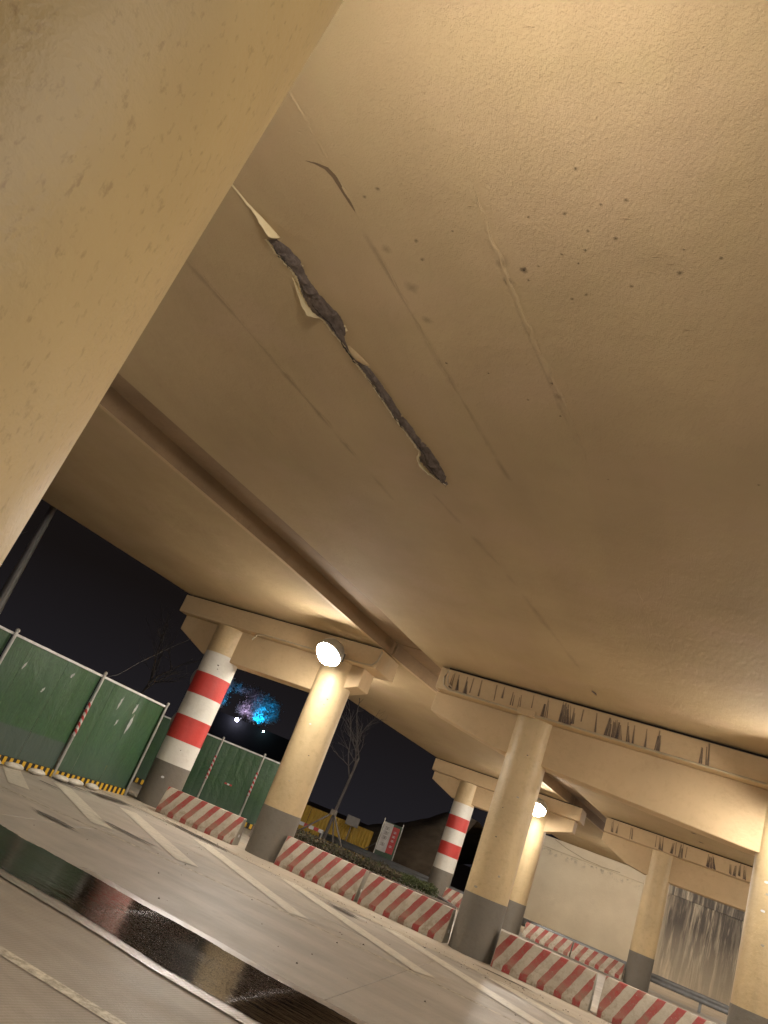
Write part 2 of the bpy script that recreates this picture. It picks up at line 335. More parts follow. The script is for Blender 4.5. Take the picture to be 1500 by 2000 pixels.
# ------------------------------------------------------------------ mesh builder
class MB:
    def __init__(s): s.v = []; s.f = []; s.fade = []
    def add(s, vs, fs, fade=None):
        b = len(s.v); s.v += [tuple(p) for p in vs]; s.f += [tuple(i+b for i in f) for f in fs]
        s.fade += list(fade) if fade else [1.0]*len(vs); return s
    def box(s, x0, x1, y0, y1, z0, z1):
        return s.add([(x0,y0,z0),(x1,y0,z0),(x1,y1,z0),(x0,y1,z0),(x0,y0,z1),(x1,y0,z1),(x1,y1,z1),(x0,y1,z1)],
                     [(0,3,2,1),(4,5,6,7),(0,1,5,4),(1,2,6,5),(2,3,7,6),(3,0,4,7)])
    def obox(s, a, b, wd, z0, z1):        # box along ground segment a->b
        a = Vector(a); b = Vector(b); d = (b-a).normalized(); n = Vector((-d.y, d.x))*wd/2
        q = [a-n, b-n, b+n, a+n]
        return s.add([(p.x,p.y,z0) for p in q]+[(p.x,p.y,z1) for p in q], [(0,3,2,1),(4,5,6,7),(0,1,5,4),(1,2,6,5),(2,3,7,6),(3,0,4,7)])
    def prism_xz(s, poly, y0, y1):        # polygon in XZ pushed along Y
        n = len(poly)
        vs = [(x,y0,z) for x,z in poly]+[(x,y1,z) for x,z in poly]
        return s.add(vs, [tuple(range(n)), tuple(range(2*n-1,n-1,-1))]+[(i,i+n,(i+1)%n+n,(i+1)%n) for i in range(n)])
    def prism_z(s, poly, lo, hi):         # plan polygon, lo/hi functions of (x,y) or numbers
        L = lo if callable(lo) else (lambda x,y: lo); H = hi if callable(hi) else (lambda x,y: hi); n = len(poly)
        vs = [(x,y,L(x,y)) for x,y in poly]+[(x,y,H(x,y)) for x,y in poly]
        return s.add(vs, [tuple(range(n-1,-1,-1)), tuple(range(n,2*n))]+[(i,(i+1)%n,(i+1)%n+n,i+n) for i in range(n)])
    def cyl(s, cx, cy, r, z0, z1, n=48, r1=None):
        r1 = r if r1 is None else r1
        vs = [(cx+r*math.cos(2*math.pi*i/n), cy+r*math.sin(2*math.pi*i/n), z0) for i in range(n)]
        vs += [(cx+r1*math.cos(2*math.pi*i/n), cy+r1*math.sin(2*math.pi*i/n), z1) for i in range(n)]
        return s.add(vs, [tuple(range(n-1,-1,-1)), tuple(range(n,2*n))]+[(i,(i+1)%n,(i+1)%n+n,i+n) for i in range(n)])
    def tube(s, pts, r, n=8, r1=None):
        pts = [Vector(p) for p in pts]; m = len(pts); vs = []; fs = []
        for k, p in enumerate(pts):
            d = (pts[min(k+1,m-1)]-pts[max(k-1,0)]).normalized()
            a = d.cross(Vector((0,0,1)));  a = d.cross(Vector((1,0,0))) if a.length < .1 else a
            a.normalize(); b = d.cross(a); rad = r if r1 is None else r+(r1-r)*k/(m-1)
            vs += [p+a*rad*math.cos(2*math.pi*i/n)+b*rad*math.sin(2*math.pi*i/n) for i in range(n)]
        for k in range(m-1):
            fs += [(k*n+i, k*n+(i+1)%n, (k+1)*n+(i+1)%n, (k+1)*n+i) for i in range(n)]
        fs += [tuple(range(n-1,-1,-1)), tuple(range((m-1)*n, m*n))]
        return s.add(vs, fs)
    def sphere(s, c, r, seg=20, ring=12, sz=1.0):
        vs = [(c[0],c[1],c[2]+r*sz)]; fs = []
        for j in range(1, ring):
            th = math.pi*j/ring
            vs += [(c[0]+r*math.sin(th)*math.cos(2*math.pi*i/seg), c[1]+r*math.sin(th)*math.sin(2*math.pi*i/seg), c[2]+r*sz*math.cos(th)) for i in range(seg)]
        vs.append((c[0],c[1],c[2]-r*sz)); L = len(vs)-1
        fs += [(0,1+i,1+(i+1)%seg) for i in range(seg)]
        for j in range(ring-2):
            a = 1+j*seg; b = a+seg; fs += [(a+i,b+i,b+(i+1)%seg,a+(i+1)%seg) for i in range(seg)]
        a = 1+(ring-2)*seg; fs += [(a+i,L,a+(i+1)%seg) for i in range(seg)]
        return s.add(vs, fs)
    def build(s, name, mat, parent=None, smooth=False, bevel=0, fade=False, kind=None, at=None, angle=40):
        me = bpy.data.meshes.new(name)
        vs = s.v
        if at is not None: vs = [(x-at[0], y-at[1], z-at[2]) for x,y,z in vs]
        me.from_pydata(vs, [], s.f); me.materials.append(mat)
        if fade:
            at_ = me.attributes.new('fade', 'FLOAT', 'POINT'); at_.data.foreach_set('value', s.fade)
        me.validate(); me.update()
        if smooth: me.shade_smooth() if hasattr(me, 'shade_smooth') else None
        o = bpy.data.objects.new(name, me); col.objects.link(o)
        if smooth:
            for p in me.polygons: p.use_smooth = True
            if angle: me.set_sharp_from_angle(angle=R(angle))
        if parent is not None: o.parent = parent
        if at is not None and parent is None: o.location = at
        if bevel:
            b = o.modifiers.new('bevel', 'BEVEL'); b.width = bevel; b.segments = 2; b.limit_method = 'ANGLE'
        if kind: o['kind'] = kind
        return o
def tag(o, label=None, cat=None, group=None, kind=None):
    if label: o['label'] = label
    if cat: o['category'] = cat
    if group: o['group'] = group
    if kind: o['kind'] = kind
    return o
def empty(name, loc=(0,0,0), rz=0, **k):
    o = bpy.data.objects.new(name, None); col.objects.link(o); o.location = loc; o.rotation_euler = (0,0,rz); o.empty_display_size = .2
    return tag(o, **k)
def S(y): return 5.5-.036*(y-16.6)

# ------------------------------------------------------------------ ground, road
def plane_grid(x0,x1,y0,y1,z,n=2):
    m = MB(); m.add([(x0,y0,z),(x1,y0,z),(x1,y1,z),(x0,y1,z)], [(0,1,2,3)]); return m
plane_grid(-400,400,-120,700,-.16).build('ground', M['ground'], kind='structure')
road = plane_grid(-60,30,-9,16.35,-.03).build('road', M['joint'], kind='structure')
rows = [-9.,-4.6,-1.0,2.3,6.10,7.47,12.85,15.35]
for j in range(len(rows)-1):
    y0, y1 = rows[j]+.004, rows[j+1]-.004
    me_by = {}
    for i in range(-8, 5):
        xa = -2.95+5.2*i + (1.3 if False else 0); g = .005
        def sk(x, y): return x-.14*(y-6.6)
        q = [(sk(xa+g,y0),y0),(sk(xa+5.2-g,y0),y0),(sk(xa+5.2-g,y1),y1),(sk(xa+g,y1),y1)]
        m = MB(); c = .007
        cx = sum(p[0] for p in q)/4; cy = sum(p[1] for p in q)/4
        inn = [(q[0][0]+c,q[0][1]+c),(q[1][0]-c,q[1][1]+c),(q[2][0]-c,q[2][1]-c),(q[3][0]+c,q[3][1]-c)]
        m.add([(x,y,-.028) for x,y in q]+[(x,y,-.005) for x,y in q]+[(x,y,0) for x,y in inn],
              [(0,1,5,4),(1,2,6,5),(2,3,7,6),(3,0,4,7),(4,5,9,8),(5,6,10,9),(6,7,11,10),(7,4,8,11),(8,9,10,11)])
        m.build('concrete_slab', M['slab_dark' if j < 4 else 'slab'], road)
# dusty strip carrying the piers and barriers, with a low rough edge
vg = MB(); N = 120
for k in range(N+1):
    x = -45+k*70/N; e = 15.36
    vg.add([(x, e, .002), (x, e+.14+.03*noise.noise(Vector((x*1.3,0,0))), .018+.006*noise.noise(Vector((x*2,3,0)))), (x, 18.4, .02), (x, 18.6, -.1)], [])
for k in range(N):
    for j in range(3): vg.f.append((4*k+j, 4*k+4+j, 4*k+5+j, 4*k+1+j))
vg.build('pier_verge', M['verge'], kind='structure', smooth=True)
road2 = plane_grid(-60,30,18.5,34.2,-.02).build('far_road', M['slab'], kind='structure')
plane_grid(-60,30,34.2,44.9,-.05).build('far_verge', M['verge'], kind='structure')

# painted markings
def strip(pts, wd, z=.004):
    m = MB(); n = len(pts)
    for k, p in enumerate(pts):
        a = Vector(pts[max(k-1,0)]); b = Vector(pts[min(k+1,n-1)]); d = (b-a).normalized(); nn = Vector((-d.y,d.x))*wd/2; p = Vector(p)
        m.add([(p.x-nn.x,p.y-nn.y,z),(p.x+nn.x,p.y+nn.y,z)], [])
    m.f = [(2*k,2*k+2,2*k+3,2*k+1) for k in range(n-1)]
    return m
edge = [(-40,5.5),(-20,7.9),(-13.5,9.1),(-10.5,9.82),(-9.5,10.1),(-7.16,11.0),(-5.8,11.42),(-5.1,11.55),(-3.76,11.78),(-2.16,11.98),(2,12.2),(12,12.4)]
strip(edge, .14).build('edge_line', M['mark_thin'], road)
def ey(x):
    for a, b in zip(edge, edge[1:]):
        if a[0] <= x <= b[0]: return a[1]+(b[1]-a[1])*(x-a[0])/(b[0]-a[0])
    return 12
for x0, y0, x1, y1, wd in ((-13.35,12.5,-10.9,10.62,.30),(-12.45,13.2,-9.04,10.86,.30),(-11.4,14.25,-7.55,11.4,.32),(-9.75,14.85,-5.5,11.7,.30),
                           (-7.75,15.3,-3.5,12.1,.32),(-5.35,15.3,-1.2,12.2,.34),(-3.2,15.3,1.0,12.3,.34),(-1.0,15.3,3.2,12.4,.34),(1.3,15.3,5.3,12.5,.34),
                           (-15.0,11.6,-12.6,9.7,.3),(-16.9,10.6,-14.6,8.9,.3)):
    strip([(x0,y0),(x1,y1)], wd*1.28, .008).build('hatch_stripe', M['mark'], road)
strip([(-30,4.4),(-9,6.7),(-6.9,6.62),(-5.9,6.12),(-5.35,6.04),(-4.7,6.03)], .16, .012).build('lane_line', M['mark_thin'], road)
strip([(-30,4.9),(-8,4.7),(-4.1,4.54),(-3.1,4.63),(4,4.7)], .13, .008).build('lane_line', M['mark_thin'], road)
strip([(-9,7.53),(-4,7.53),(4,7.53)], .07, .008).build('gutter_line', M['mark_thin'], road)
strip([(-9,15.3),(-5,15.26),(3,15.24)], .08, .012).build('kerb_line', M['mark_thin'], road)

def ribbon(x0, x1, y0, y1, z, nx=60, ny=6, wob=.05):
    m = MB()
    for i in range(nx+1):
        x = x0+(x1-x0)*i/nx
        for j in range(ny+1):
            t = j/ny; y = y0+(y1-y0)*t + wob*noise.noise(Vector((x*.9, t*2, z*100)))
            fx = min(1, min(i, nx-i)/4); fy = min(1, min(j, ny-j)/1.0)
            m.add([(x,y,z)], [], [min(fx, fy)])
    m.f = [(i*(ny+1)+j, (i+1)*(ny+1)+j, (i+1)*(ny+1)+j+1, i*(ny+1)+j+1) for i in range(nx) for j in range(ny)]
    return m
ribbon(-6.4, -1.2, 5.86, 7.74, .014, 120, 40, .07).build('damp_fringe', M['damp'], road, fade=True)
ribbon(-22, 9, 6.04, 7.54, .018, 300, 18, .10).build('gutter_water', M['wet'], kind='structure', fade=True)
def patch(cx, cy, lx, ly, rz, z, name, mat, parent, n=24, jag=.35, seed=0):
    m = MB(); m.add([(cx,cy,z)], [], [1.0])
    for i in range(n):
        a = 2*math.pi*i/n; r = 1+jag*noise.noise(Vector((math.cos(a)*1.7+seed, math.sin(a)*1.7, seed)))
        x, y = lx*r*math.cos(a), ly*r*math.sin(a)
        m.add([(cx+x*math.cos(rz)-y*math.sin(rz), cy+x*math.sin(rz)+y*math.cos(rz), z)], [], [0.0])
    m.f = [(0, 1+i, 1+(i+1)%n) for i in range(n)]
    return m.build(name, mat, parent, fade=True)
for k, (cx, cy, lx, ly, rz) in enumerate(((-8.65,9.4,.7,.14,.05),(-8.9,11.35,1.1,.13,.0),(-6.1,14.7,.55,.22,-.2),(-10.9,8.4,.9,.18,.1),(-11.9,12.3,.4,.1,.3),(-12.3,14.6,.9,.45,1.4),(-10.3,15.4,1.5,.2,-.1),(-12.7,13.6,.6,.2,.4),(-3.2,16.0,.9,.12,0))):
    patch(cx, cy, lx, ly, rz, .020+.001*k, 'damp_patch', M['oil'], road, seed=k*3.1)

# ------------------------------------------------------------------ bridge decks
def interp(pts, y):
    if y <= pts[0][1]: a, b = pts[0], pts[1]
    elif y >= pts[-1][1]: a, b = pts[-2], pts[-1]
    else:
        for a, b in zip(pts, pts[1:]):
            if a[1] <= y <= b[1]: break
    return a[0]+(b[0]-a[0])*(y-a[1])/(b[1]-a[1])
LE = [(-19.2,2.0),(-16.16,12.04),(-14.79,16.5),(-12.66,25.15),(-11.5,30),(-8.0,44.8)]
GL = [(-11.2,-1.),(-9.82,7.32),(-8.95,12.33),(-8.62,14.83),(-8.36,16.67),(-7.4,21.3),(-6.2,28.28),(-5.6,31.2),(-3.0,44.8)]
GR = [(-9.9,-.5),(-8.62,6.45),(-7.78,10.71),(-7.21,14.1),(-6.9,16.77),(-5.9,22.0),(-4.93,27.38),(-4.28,31.3),(-2.0,44.8)]
def deck_body(xa, xb, ya, yb, bot=0.0, thick=1.1, n=14):
    m = MB()
    for i in range(n+1):
        y = ya+(yb-ya)*i/n; a, b = xa(y), xb(y); s = S(y)+bot
        m.add([(a,y,s),(b,y,s),(b,y,s+thick),(a,y,s+thick)], [])
    for i in range(n):
        o = 4*i; m.f += [(o+4,o+5,o+1,o),(o+1,o+5,o+6,o+2),(o+2,o+6,o+7,o+3),(o+3,o+7,o+4,o)]
    m.f += [(0,1,2,3),(4*n+3,4*n+2,4*n+1,4*n)]
    return m
spans = ((-6.5, 17.28), (17.32, 31.58), (31.62, 44.95))
dl = empty('bridge_deck', (-12,0,5.5), label='narrow left bridge deck with cream painted underside above the green hoarding', cat='bridge deck', group='side by side bridge decks')
dr = empty('bridge_deck', (0,0,5.5), label='wide bridge deck overhead with the long peeling crack in its underside', cat='bridge deck', group='side by side bridge decks')
def P(o, par):                        # parent keeping the world coordinates the mesh was written in
    o.parent = par; o.matrix_parent_inverse = par.matrix_world.inverted() if False else Matrix.Translation(-Vector(par.location)); return o
for ya, yb in spans:
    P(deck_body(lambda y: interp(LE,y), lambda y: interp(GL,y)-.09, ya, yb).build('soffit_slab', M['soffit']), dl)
    # chamfered lower corner and the dark brown vertical side above it
    m = MB(); m2 = MB(); n = 14
    for i in range(n+1):
        y = ya+(yb-ya)*i/n; g = interp(GL, y); s = S(y)
        m.add([(g-.10,y,s+.001),(g+.0,y,s+.008),(g+.0,y,s+.012),(g-.10,y,s+.012)], [])
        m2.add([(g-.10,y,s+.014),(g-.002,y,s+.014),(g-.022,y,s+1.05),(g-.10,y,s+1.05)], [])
    for i in range(n):
        o = 4*i
        for q in (m, m2): q.f += [(o+4,o+5,o+1,o),(o+1,o+5,o+6,o+2),(o+2,o+6,o+7,o+3)]
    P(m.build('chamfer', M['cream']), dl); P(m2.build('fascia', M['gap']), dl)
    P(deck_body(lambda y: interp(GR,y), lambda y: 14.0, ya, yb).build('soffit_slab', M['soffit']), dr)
    P(deck_body(lambda y: interp(GL,y)+.004, lambda y: interp(GR,y)-.004, ya, yb, .36, .2).build('joint_slab', M['gap']), dr)
    P(deck_body(lambda y: interp(LE,y)-.05, lambda y: interp(LE,y)+.3, ya, yb, 1.102, .9).build('parapet', M['cream']), dl)

# thin ridges where the formwork boards met
def ridge(pts, wd, h, par, name='paint_seam', jit=.3, mat='soffit'):
    m = MB(); P2 = []
    for a, b in zip(pts, pts[1:]):
        L = max(2, int(math.dist(a,b)/.04))
        P2 += [(a[0]+(b[0]-a[0])*k/L, a[1]+(b[1]-a[1])*k/L) for k in range(L)]
    P2.append(pts[-1]); n = len(P2)
    for k, (x, y) in enumerate(P2):
        t = min(1, min(k, n-1-k)/6); j = noise.noise(Vector((y*6, x, 1))); ww = wd*(1+jit*2*j)*t+.001; hh = max(.0008, .8*h*(.6+.8*noise.noise(Vector((y*9, 5, x))))*t)
        x += .02*j
        s = S(y)
        m.add([(x-ww,y,s-.0005),(x,y,s-hh),(x+ww*.5,y,s-.0005)], [])
    for k in range(n-1): o = 3*k; m.f += [(o,o+1,o+4,o+3),(o+1,o+2,o+5,o+4)]
    return P(m.build(name, M[mat], smooth=True, angle=0), par)
ridge([(-3.70,2.3),(-3.66,2.74),(-3.59,3.26),(-3.54,3.78),(-3.45,4.6),(-3.35,5.48),(-3.15,7.2)], .02, .009, dr)
ridge([(-2.47,3.4),(-2.43,3.74),(-2.36,4.46),(-2.32,4.81),(-2.26,5.25),(-2.12,6.05),(-2.0,7.2)], .035, .018, dr)
ridge([(-5.85,3.9),(-5.68,4.87),(-5.37,6.7),(-5.1,8.4)], .03, .010, dr)
ridge([(-4.0,8.1),(-3.6,10.5),(-3.1,14.0)], .03, .005, dr)
ridge([(-1.2,2.4),(-.9,5.2)], .02, .003, dr)
ridge([(-4.9,9.2),(-4.5,12.0),(-4.1,15.5)], .03, .006, dr)
ridge([(-2.0,7.4),(-1.7,10.0),(-1.2,14.5)], .03, .006, dr)
ridge([(-.4,3.0),(.2,8.0)], .03, .006, dr)
ridge([(-6.6,6.5),(-6.1,10.5),(-5.6,14.5)], .03, .007, dr)
def stain_strip(pts, wd, label_mat='smear'):
    m = MB(); Q = []
    for a, b in zip(pts, pts[1:]):
        L = max(2, int(math.dist(a, b)/.08)); Q += [(a[0]+(b[0]-a[0])*k/L, a[1]+(b[1]-a[1])*k/L) for k in range(L)]
    n = len(Q)
    for k, (x, y) in enumerate(Q):
        e = min(1, min(k, n-1-k)/3); v = .5+.9*noise.noise(Vector((y*2.2, x, 3))); ww = wd*(.6+.6*noise.noise(Vector((y*1.7, 2, x))))
        m.add([(x-ww,y,S(y)-.0032),(x,y,S(y)-.0032),(x+ww,y,S(y)-.0032)], [], [0.0, max(0, v)*e, 0.0])
    for k in range(n-1): o = 3*k; m.f += [(o,o+1,o+4,o+3),(o+1,o+2,o+5,o+4)]
    return P(m.build('seam_stain', M[label_mat], fade=True), dr)
stain_strip([(-3.56,3.9),(-3.48,4.5),(-3.38,5.3),(-3.25,6.2),(-3.0,8.0)], .10, 'smear2')
stain_strip([(-2.52,3.6),(-2.44,4.1),(-2.38,4.6),(-2.30,5.2),(-2.18,6.1),(-2.05,7.0)], .07, 'smear2')
stain_strip([(-5.9,4.0),(-5.7,4.9),(-5.4,6.7),(-5.0,9)], .10, 'smear2')
stain_strip([(-4.3,8.3),(-3.7,10.5),(-3.0,14.5)], .12, 'smear2')
for k, (x, y, l) in enumerate(((-1.35,3.9,.12),(-1.15,4.25,.1),(-1.2,4.4,.12),(-1.05,4.32,.08),(-.95,5.0,.14),(-.75,5.6,.15),(-.72,6.2,.1),(-2.5,3.75,.06),(-1.8,2.5,.08),(-1.3,2.9,.07),(-3.36,5.42,.05),(-3.3,5.5,.05),(-3.6,3.8,.05))):
    m = MB(); s = S(y); m.add([(x-l/2,y,s-.001),(x,y-.008,s-.008),(x+l/2,y+.01,s-.001),(x,y+.018,s-.001)], [(0,1,2,3)])
    P(m.build('paint_wrinkle', M['soffit']), dr)
# mould specks and smears
specks = [(-1.65,3.47),(-1.51,3.77),(-1.33,3.74),(-2.06,3.86),(-1.78,3.84),(-1.63,4.0),(-2.72,3.98),(-1.43,4.07),(-1.86,4.22),(-1.67,4.18),(-1.74,4.31),(-.96,4.18),(-.71,4.26),(-2.2,4.38),(-2.07,4.34),(-2.18,4.49),(-1.35,4.54),(-.99,4.4),(-1.72,4.64),(-1.84,4.69),(-3.09,4.27),(-2.83,5.73),(-2.19,5.81),(-2.49,6.1),(-2.19,6.32),(-1.81,7.41),(-.31,7.13),(-3.08,4.07),(-3.26,5.62),(-3.4,3.62),(-3.25,3.55)]
sp = MB()
def disc(m, x, y, r, z, n=14, seed=0):
    b = len(m.v); m.add([(x,y,z)], [], [1.0])
    for i in range(n):
        a = 2*math.pi*i/n; q = r*(1+.5*noise.noise(Vector((math.cos(a)+seed, math.sin(a), seed*2)))); m.add([(x+q*math.cos(a), y+q*math.sin(a), z)], [], [0.0])
    m.f += [(b, b+1+(i+1)%n, b+1+i) for i in range(n)]
for k, (x, y) in enumerate(specks): disc(sp, x, y, random.uniform(.018,.036)*1.15, S(y)-.003-.00002*k, seed=k)
disc(sp, -2.2, 4.38, .06, S(4.38)-.0045, seed=50); disc(sp, -2.36, 4.5, .07, S(4.5)-.005, seed=51)
for k in range(10): disc(sp, random.uniform(-5,.5), random.uniform(3,12), random.uniform(.01,.02), S(7)-.0 if False else 0, seed=k) if False else None
P(sp.build('mould_specks', M['speck'], fade=True, kind='stuff'), dr)
sm = MB()
for k, (x, y, r) in enumerate(((-3.3,4.6,.10),(-3.28,5.0,.08),(-3.4,4.15,.08),(-2.36,4.3,.09),(-2.15,6.0,.08))): disc(sm, x, y, r, S(y+r*.0)-.0062-.0001*k-r*.04, seed=k+80)
P(sm.build('faint_smears', M['smear'], fade=True, kind='stuff'), dr)

# the long crack: torn paint, exposed concrete, hanging flaps
CRr = [(-4.526,4.011),(-4.481,4.088),(-4.437,4.165),(-4.403,4.244),(-4.409,4.381),(-4.416,4.547),(-4.388,4.694),(-4.337,4.869),(-4.273,5.023),(-4.289,5.185),(-4.372,5.373),(-4.369,5.445),(-4.345,5.665),(-4.242,5.761),(-4.191,6.023),(-4.15,6.331),(-4.127,6.607),(-4.062,6.851),(-4.062,7.002),(-3.98,7.219),(-3.937,7.494),(-3.92,7.786),(-3.975,8.09)]
CLl = [(-4.608,4.042),(-4.599,4.142),(-4.568,4.267),(-4.526,4.394),(-4.521,4.513),(-4.572,4.699),(-4.571,4.879),(-4.553,4.983),(-4.473,5.06),(-4.446,5.251),(-4.41,5.405),(-4.400,5.448),(-4.377,5.683),(-4.334,5.927),(-4.29,6.182),(-4.27,6.452),(-4.235,6.696),(-4.185,6.986),(-4.134,7.371),(-4.222,7.556),(-4.153,7.842),(-3.984,8.092)]
def xi(pts, y):
    if y <= pts[0][1]: return pts[0][0]
    for a, b in zip(pts, pts[1:]):
        if a[1] <= y <= b[1]: return a[0]+(b[0]-a[0])*(y-a[1])/max(1e-6, b[1]-a[1])
    return pts[-1][0]
ck = MB(); rimL = []; rimR = []; n = 420
for k in range(n+1):
    y = 4.03+(8.09-4.03)*k/n
    a = xi(CLl,y)+.020*noise.noise(Vector((y*13,1,0)))+.020*noise.noise(Vector((y*38,2,0)))+.008*noise.noise(Vector((y*110,2,0))); b = xi(CRr,y)+.018*noise.noise(Vector((y*12,7,0)))+.012*noise.noise(Vector((y*41,8,0)))
    mid_ = (a+b)/2; wd_ = (b-a)*(1.12 if y < 5.3 else .92)+.008; a, b = mid_-wd_/2, mid_+wd_/2
    if b-a < .014: b = a+.014
    s = S(y); rimL.append((a,y)); rimR.append((b,y)); c = (a+b)/2
    for q in range(5):
        t = q/4; ed = 0 if q in (0,4) else 1
        ck.add([(a+(b-a)*t, y, s-.004-ed*(.004+.030*max(0, noise.noise(Vector((y*8, t*3, 4)))+.5*noise.noise(Vector((y*30, t*4, 4)))+.3)*min(1,(b-a)/.08)))], [])
for k in range(n):
    for q in range(4): o = 5*k+q; ck.f.append((o, o+1, o+6, o+5))
crack = P(ck.build('exposed_concrete', M['bare_grey'], smooth=True, angle=0), dr)
# dark open fissure in the middle of it
for y0, y1, wd, fr in ((4.06,4.40,.010,.2),(4.45,4.72,.006,.3),(4.78,5.30,.014,.36),(5.28,5.80,.017,.45),(5.9,6.42,.009,.2),(6.5,6.95,.011,.22),(7.0,7.5,.012,.4),(7.45,8.10,.013,.42)):
    fs_ = MB(); K = 60
    for k in range(K+1):
        y = y0+(y1-y0)*k/K; i_ = min(len(rimL)-1, max(0, int((y-4.03)/(8.09-4.03)*n))); c = rimL[i_][0]*(1-fr)+rimR[i_][0]*fr+.008*noise.noise(Vector((y*16,9,0)))
        ww = wd*math.sin(math.pi*k/K)*(.7+.8*noise.noise(Vector((y*35,3,1))))+.001
        fs_.add([(c-ww,y,S(y)-.037),(c+ww,y,S(y)-.037)], [])
    fs_.f += [(2*k,2*k+1,2*k+3,2*k+2) for k in range(K)]
    P(fs_.build('fissure', M['darkgap']), dr)
# curled lips of paint on both rims
def lip(rim, side, hgt, sd):
    m = MB(); K = len(rim)
    for k, (x, y) in enumerate(rim):
        h = hgt*max(.05, .5+1.4*noise.noise(Vector((y*7, sd, 0)))+.5*noise.noise(Vector((y*31, sd, 2))))
        m.add([(x+side*.03,y,S(y)-.0005),(x+side*.008,y,S(y)-.45*h),(x-side*.004,y,S(y)-h)], [])
    for k in range(K-1): o = 3*k; m.f += [(o,o+1,o+4,o+3),(o+1,o+2,o+5,o+4)]
    ob = P(m.build('torn_paint_edge', M['flap_back'] if side < 0 else M['soffit'], smooth=True, angle=0), dr)
    so = ob.modifiers.new('thick', 'SOLIDIFY'); so.thickness = .003
lip(rimL, -1, .016, 1.0)
rnd = random.Random(3)
for k in range(34):           # small chips of paint still clinging to the torn rim
    i_ = rnd.randrange(5, len(rimL)-5); rim, sd = (rimL, -1) if rnd.random() < .7 else (rimR, 1); x, y = rim[i_]; q = rnd.uniform(.010,.028); h = rnd.uniform(.004,.022)
    m = MB(); m.add([(x+sd*.012,y-q,S(y)-.001),(x+sd*.012,y+q*.8,S(y)-.001),(x-sd*rnd.uniform(.0,.014),y+q*.5,S(y)-h),(x-sd*rnd.uniform(.0,.014),y-q*.4,S(y)-h*rnd.uniform(.4,1))], [(0,1,2,3)])
    o = P(m.build('paint_chip', M['soffit' if rnd.random() < .5 else 'flap_back']), dr); o.modifiers.new('thick','SOLIDIFY').thickness = .002
# big flaps (root line on the soffit -> hanging free edge)
def flap(root, free, name='paint_flap', mat='soffit', th=.006, rows_=6, curl=.25):
    def den(L_):
        out = []
        for p, q in zip(L_, L_[1:]): out += [tuple(Vector(p).lerp(Vector(q), i/5)) for i in range(5)]
        return out+[L_[-1]]
    root, free = den(root), den(free)
    m = MB(); K = len(root)
    for k in range(K):
        a = Vector(root[k]); b = Vector(free[k]); b.z -= .012*noise.noise(Vector((b.y*23,1,2))); b.x += .010*noise.noise(Vector((b.y*31,4,2)))
        for r in range(rows_+1):
            t = r/rows_; p = a.lerp(b, t); p.z -= curl*(a-b).length*math.sin(math.pi*t)*.35
            p.x += .004*noise.noise(p*20); m.add([tuple(p)], [])
    R_ = rows_+1
    for k in range(K-1):
        for r in range(rows_): o = k*R_+r; m.f.append((o, o+1, o+R_+1, o+R_))
    ob = P(m.build(name, M[mat], smooth=True, angle=0), dr); so = ob.modifiers.new('thick', 'SOLIDIFY'); so.thickness = th
    return ob
def z_(x, y, d): return (x, y, S(y)-d)
flap([z_(-4.70,3.30,0),z_(-4.62,3.62,0),z_(-4.55,3.78,0),z_(-4.50,3.92,0),z_(-4.47,4.02,0)],
     [z_(-4.71,3.34,.002),z_(-4.64,3.60,.012),z_(-4.585,3.74,.028),z_(-4.55,3.84,.062),z_(-4.51,3.93,.088)], mat='flap_back')
flap([z_(-4.585,4.50,0),z_(-4.60,4.70,0),z_(-4.60,4.86,0),z_(-4.58,4.97,0),z_(-4.52,5.05,0)],
     [z_(-4.58,4.50,.01),z_(-4.575,4.66,.06),z_(-4.575,4.80,.10),z_(-4.565,4.92,.10),z_(-4.50,5.03,.02)], mat='flap_back')
flap([z_(-4.15,7.38,0),z_(-4.23,7.50,0),z_(-4.24,7.62,0),z_(-4.19,7.80,0),z_(-4.06,8.0,0)],
     [z_(-4.15,7.40,.01),z_(-4.20,7.50,.05),z_(-4.21,7.62,.06),z_(-4.15,7.80,.05),z_(-4.04,7.98,.02)], mat='flap_back')
flap([z_(-4.35,5.45,0),z_(-4.30,5.55,0),z_(-4.25,5.66,0),z_(-4.22,5.75,0)], [z_(-4.37,5.46,.01),z_(-4.36,5.56,.035),z_(-4.33,5.66,.03),z_(-4.25,5.76,.01)])
sv = MB()  # thin sliver of cast shadow painted on the soffit as a brown decal
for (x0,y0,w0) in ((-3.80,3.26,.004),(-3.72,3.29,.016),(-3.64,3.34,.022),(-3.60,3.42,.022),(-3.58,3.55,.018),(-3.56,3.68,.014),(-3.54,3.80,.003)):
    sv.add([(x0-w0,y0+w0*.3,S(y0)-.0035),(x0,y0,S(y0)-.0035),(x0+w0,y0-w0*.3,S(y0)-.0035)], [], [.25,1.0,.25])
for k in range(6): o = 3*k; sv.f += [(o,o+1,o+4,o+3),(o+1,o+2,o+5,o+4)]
P(sv.build('shadow_sliver', decal('painted_shadow', (.20,.13,.07), .75, 9, (1,1,1), .1, .5), fade=True), dr)
hb = P(patch(0,0,.09,.05,.5,0,'loose_chip',M['bare_grey'],None,12,.6,4),dr); hb.location = (-2.88,15.6,S(15.6)-.02); hb.matrix_parent_inverse = Matrix.Translation(-Vector(dr.location)); hb.rotation_euler=(R(40),R(25),R(30))
hs = MB()
for k,(x,y) in enumerate(((-1.22,27.55),(-1.07,28.37),(-.84,29.67),(-.16,27.69),(.01,28.31))):
    disc(hs, x, y, .13, S(y)-.012, seed=k+30)
P(hs.build('concrete_scars', M['oil'], fade=True, kind='stuff'), dr)

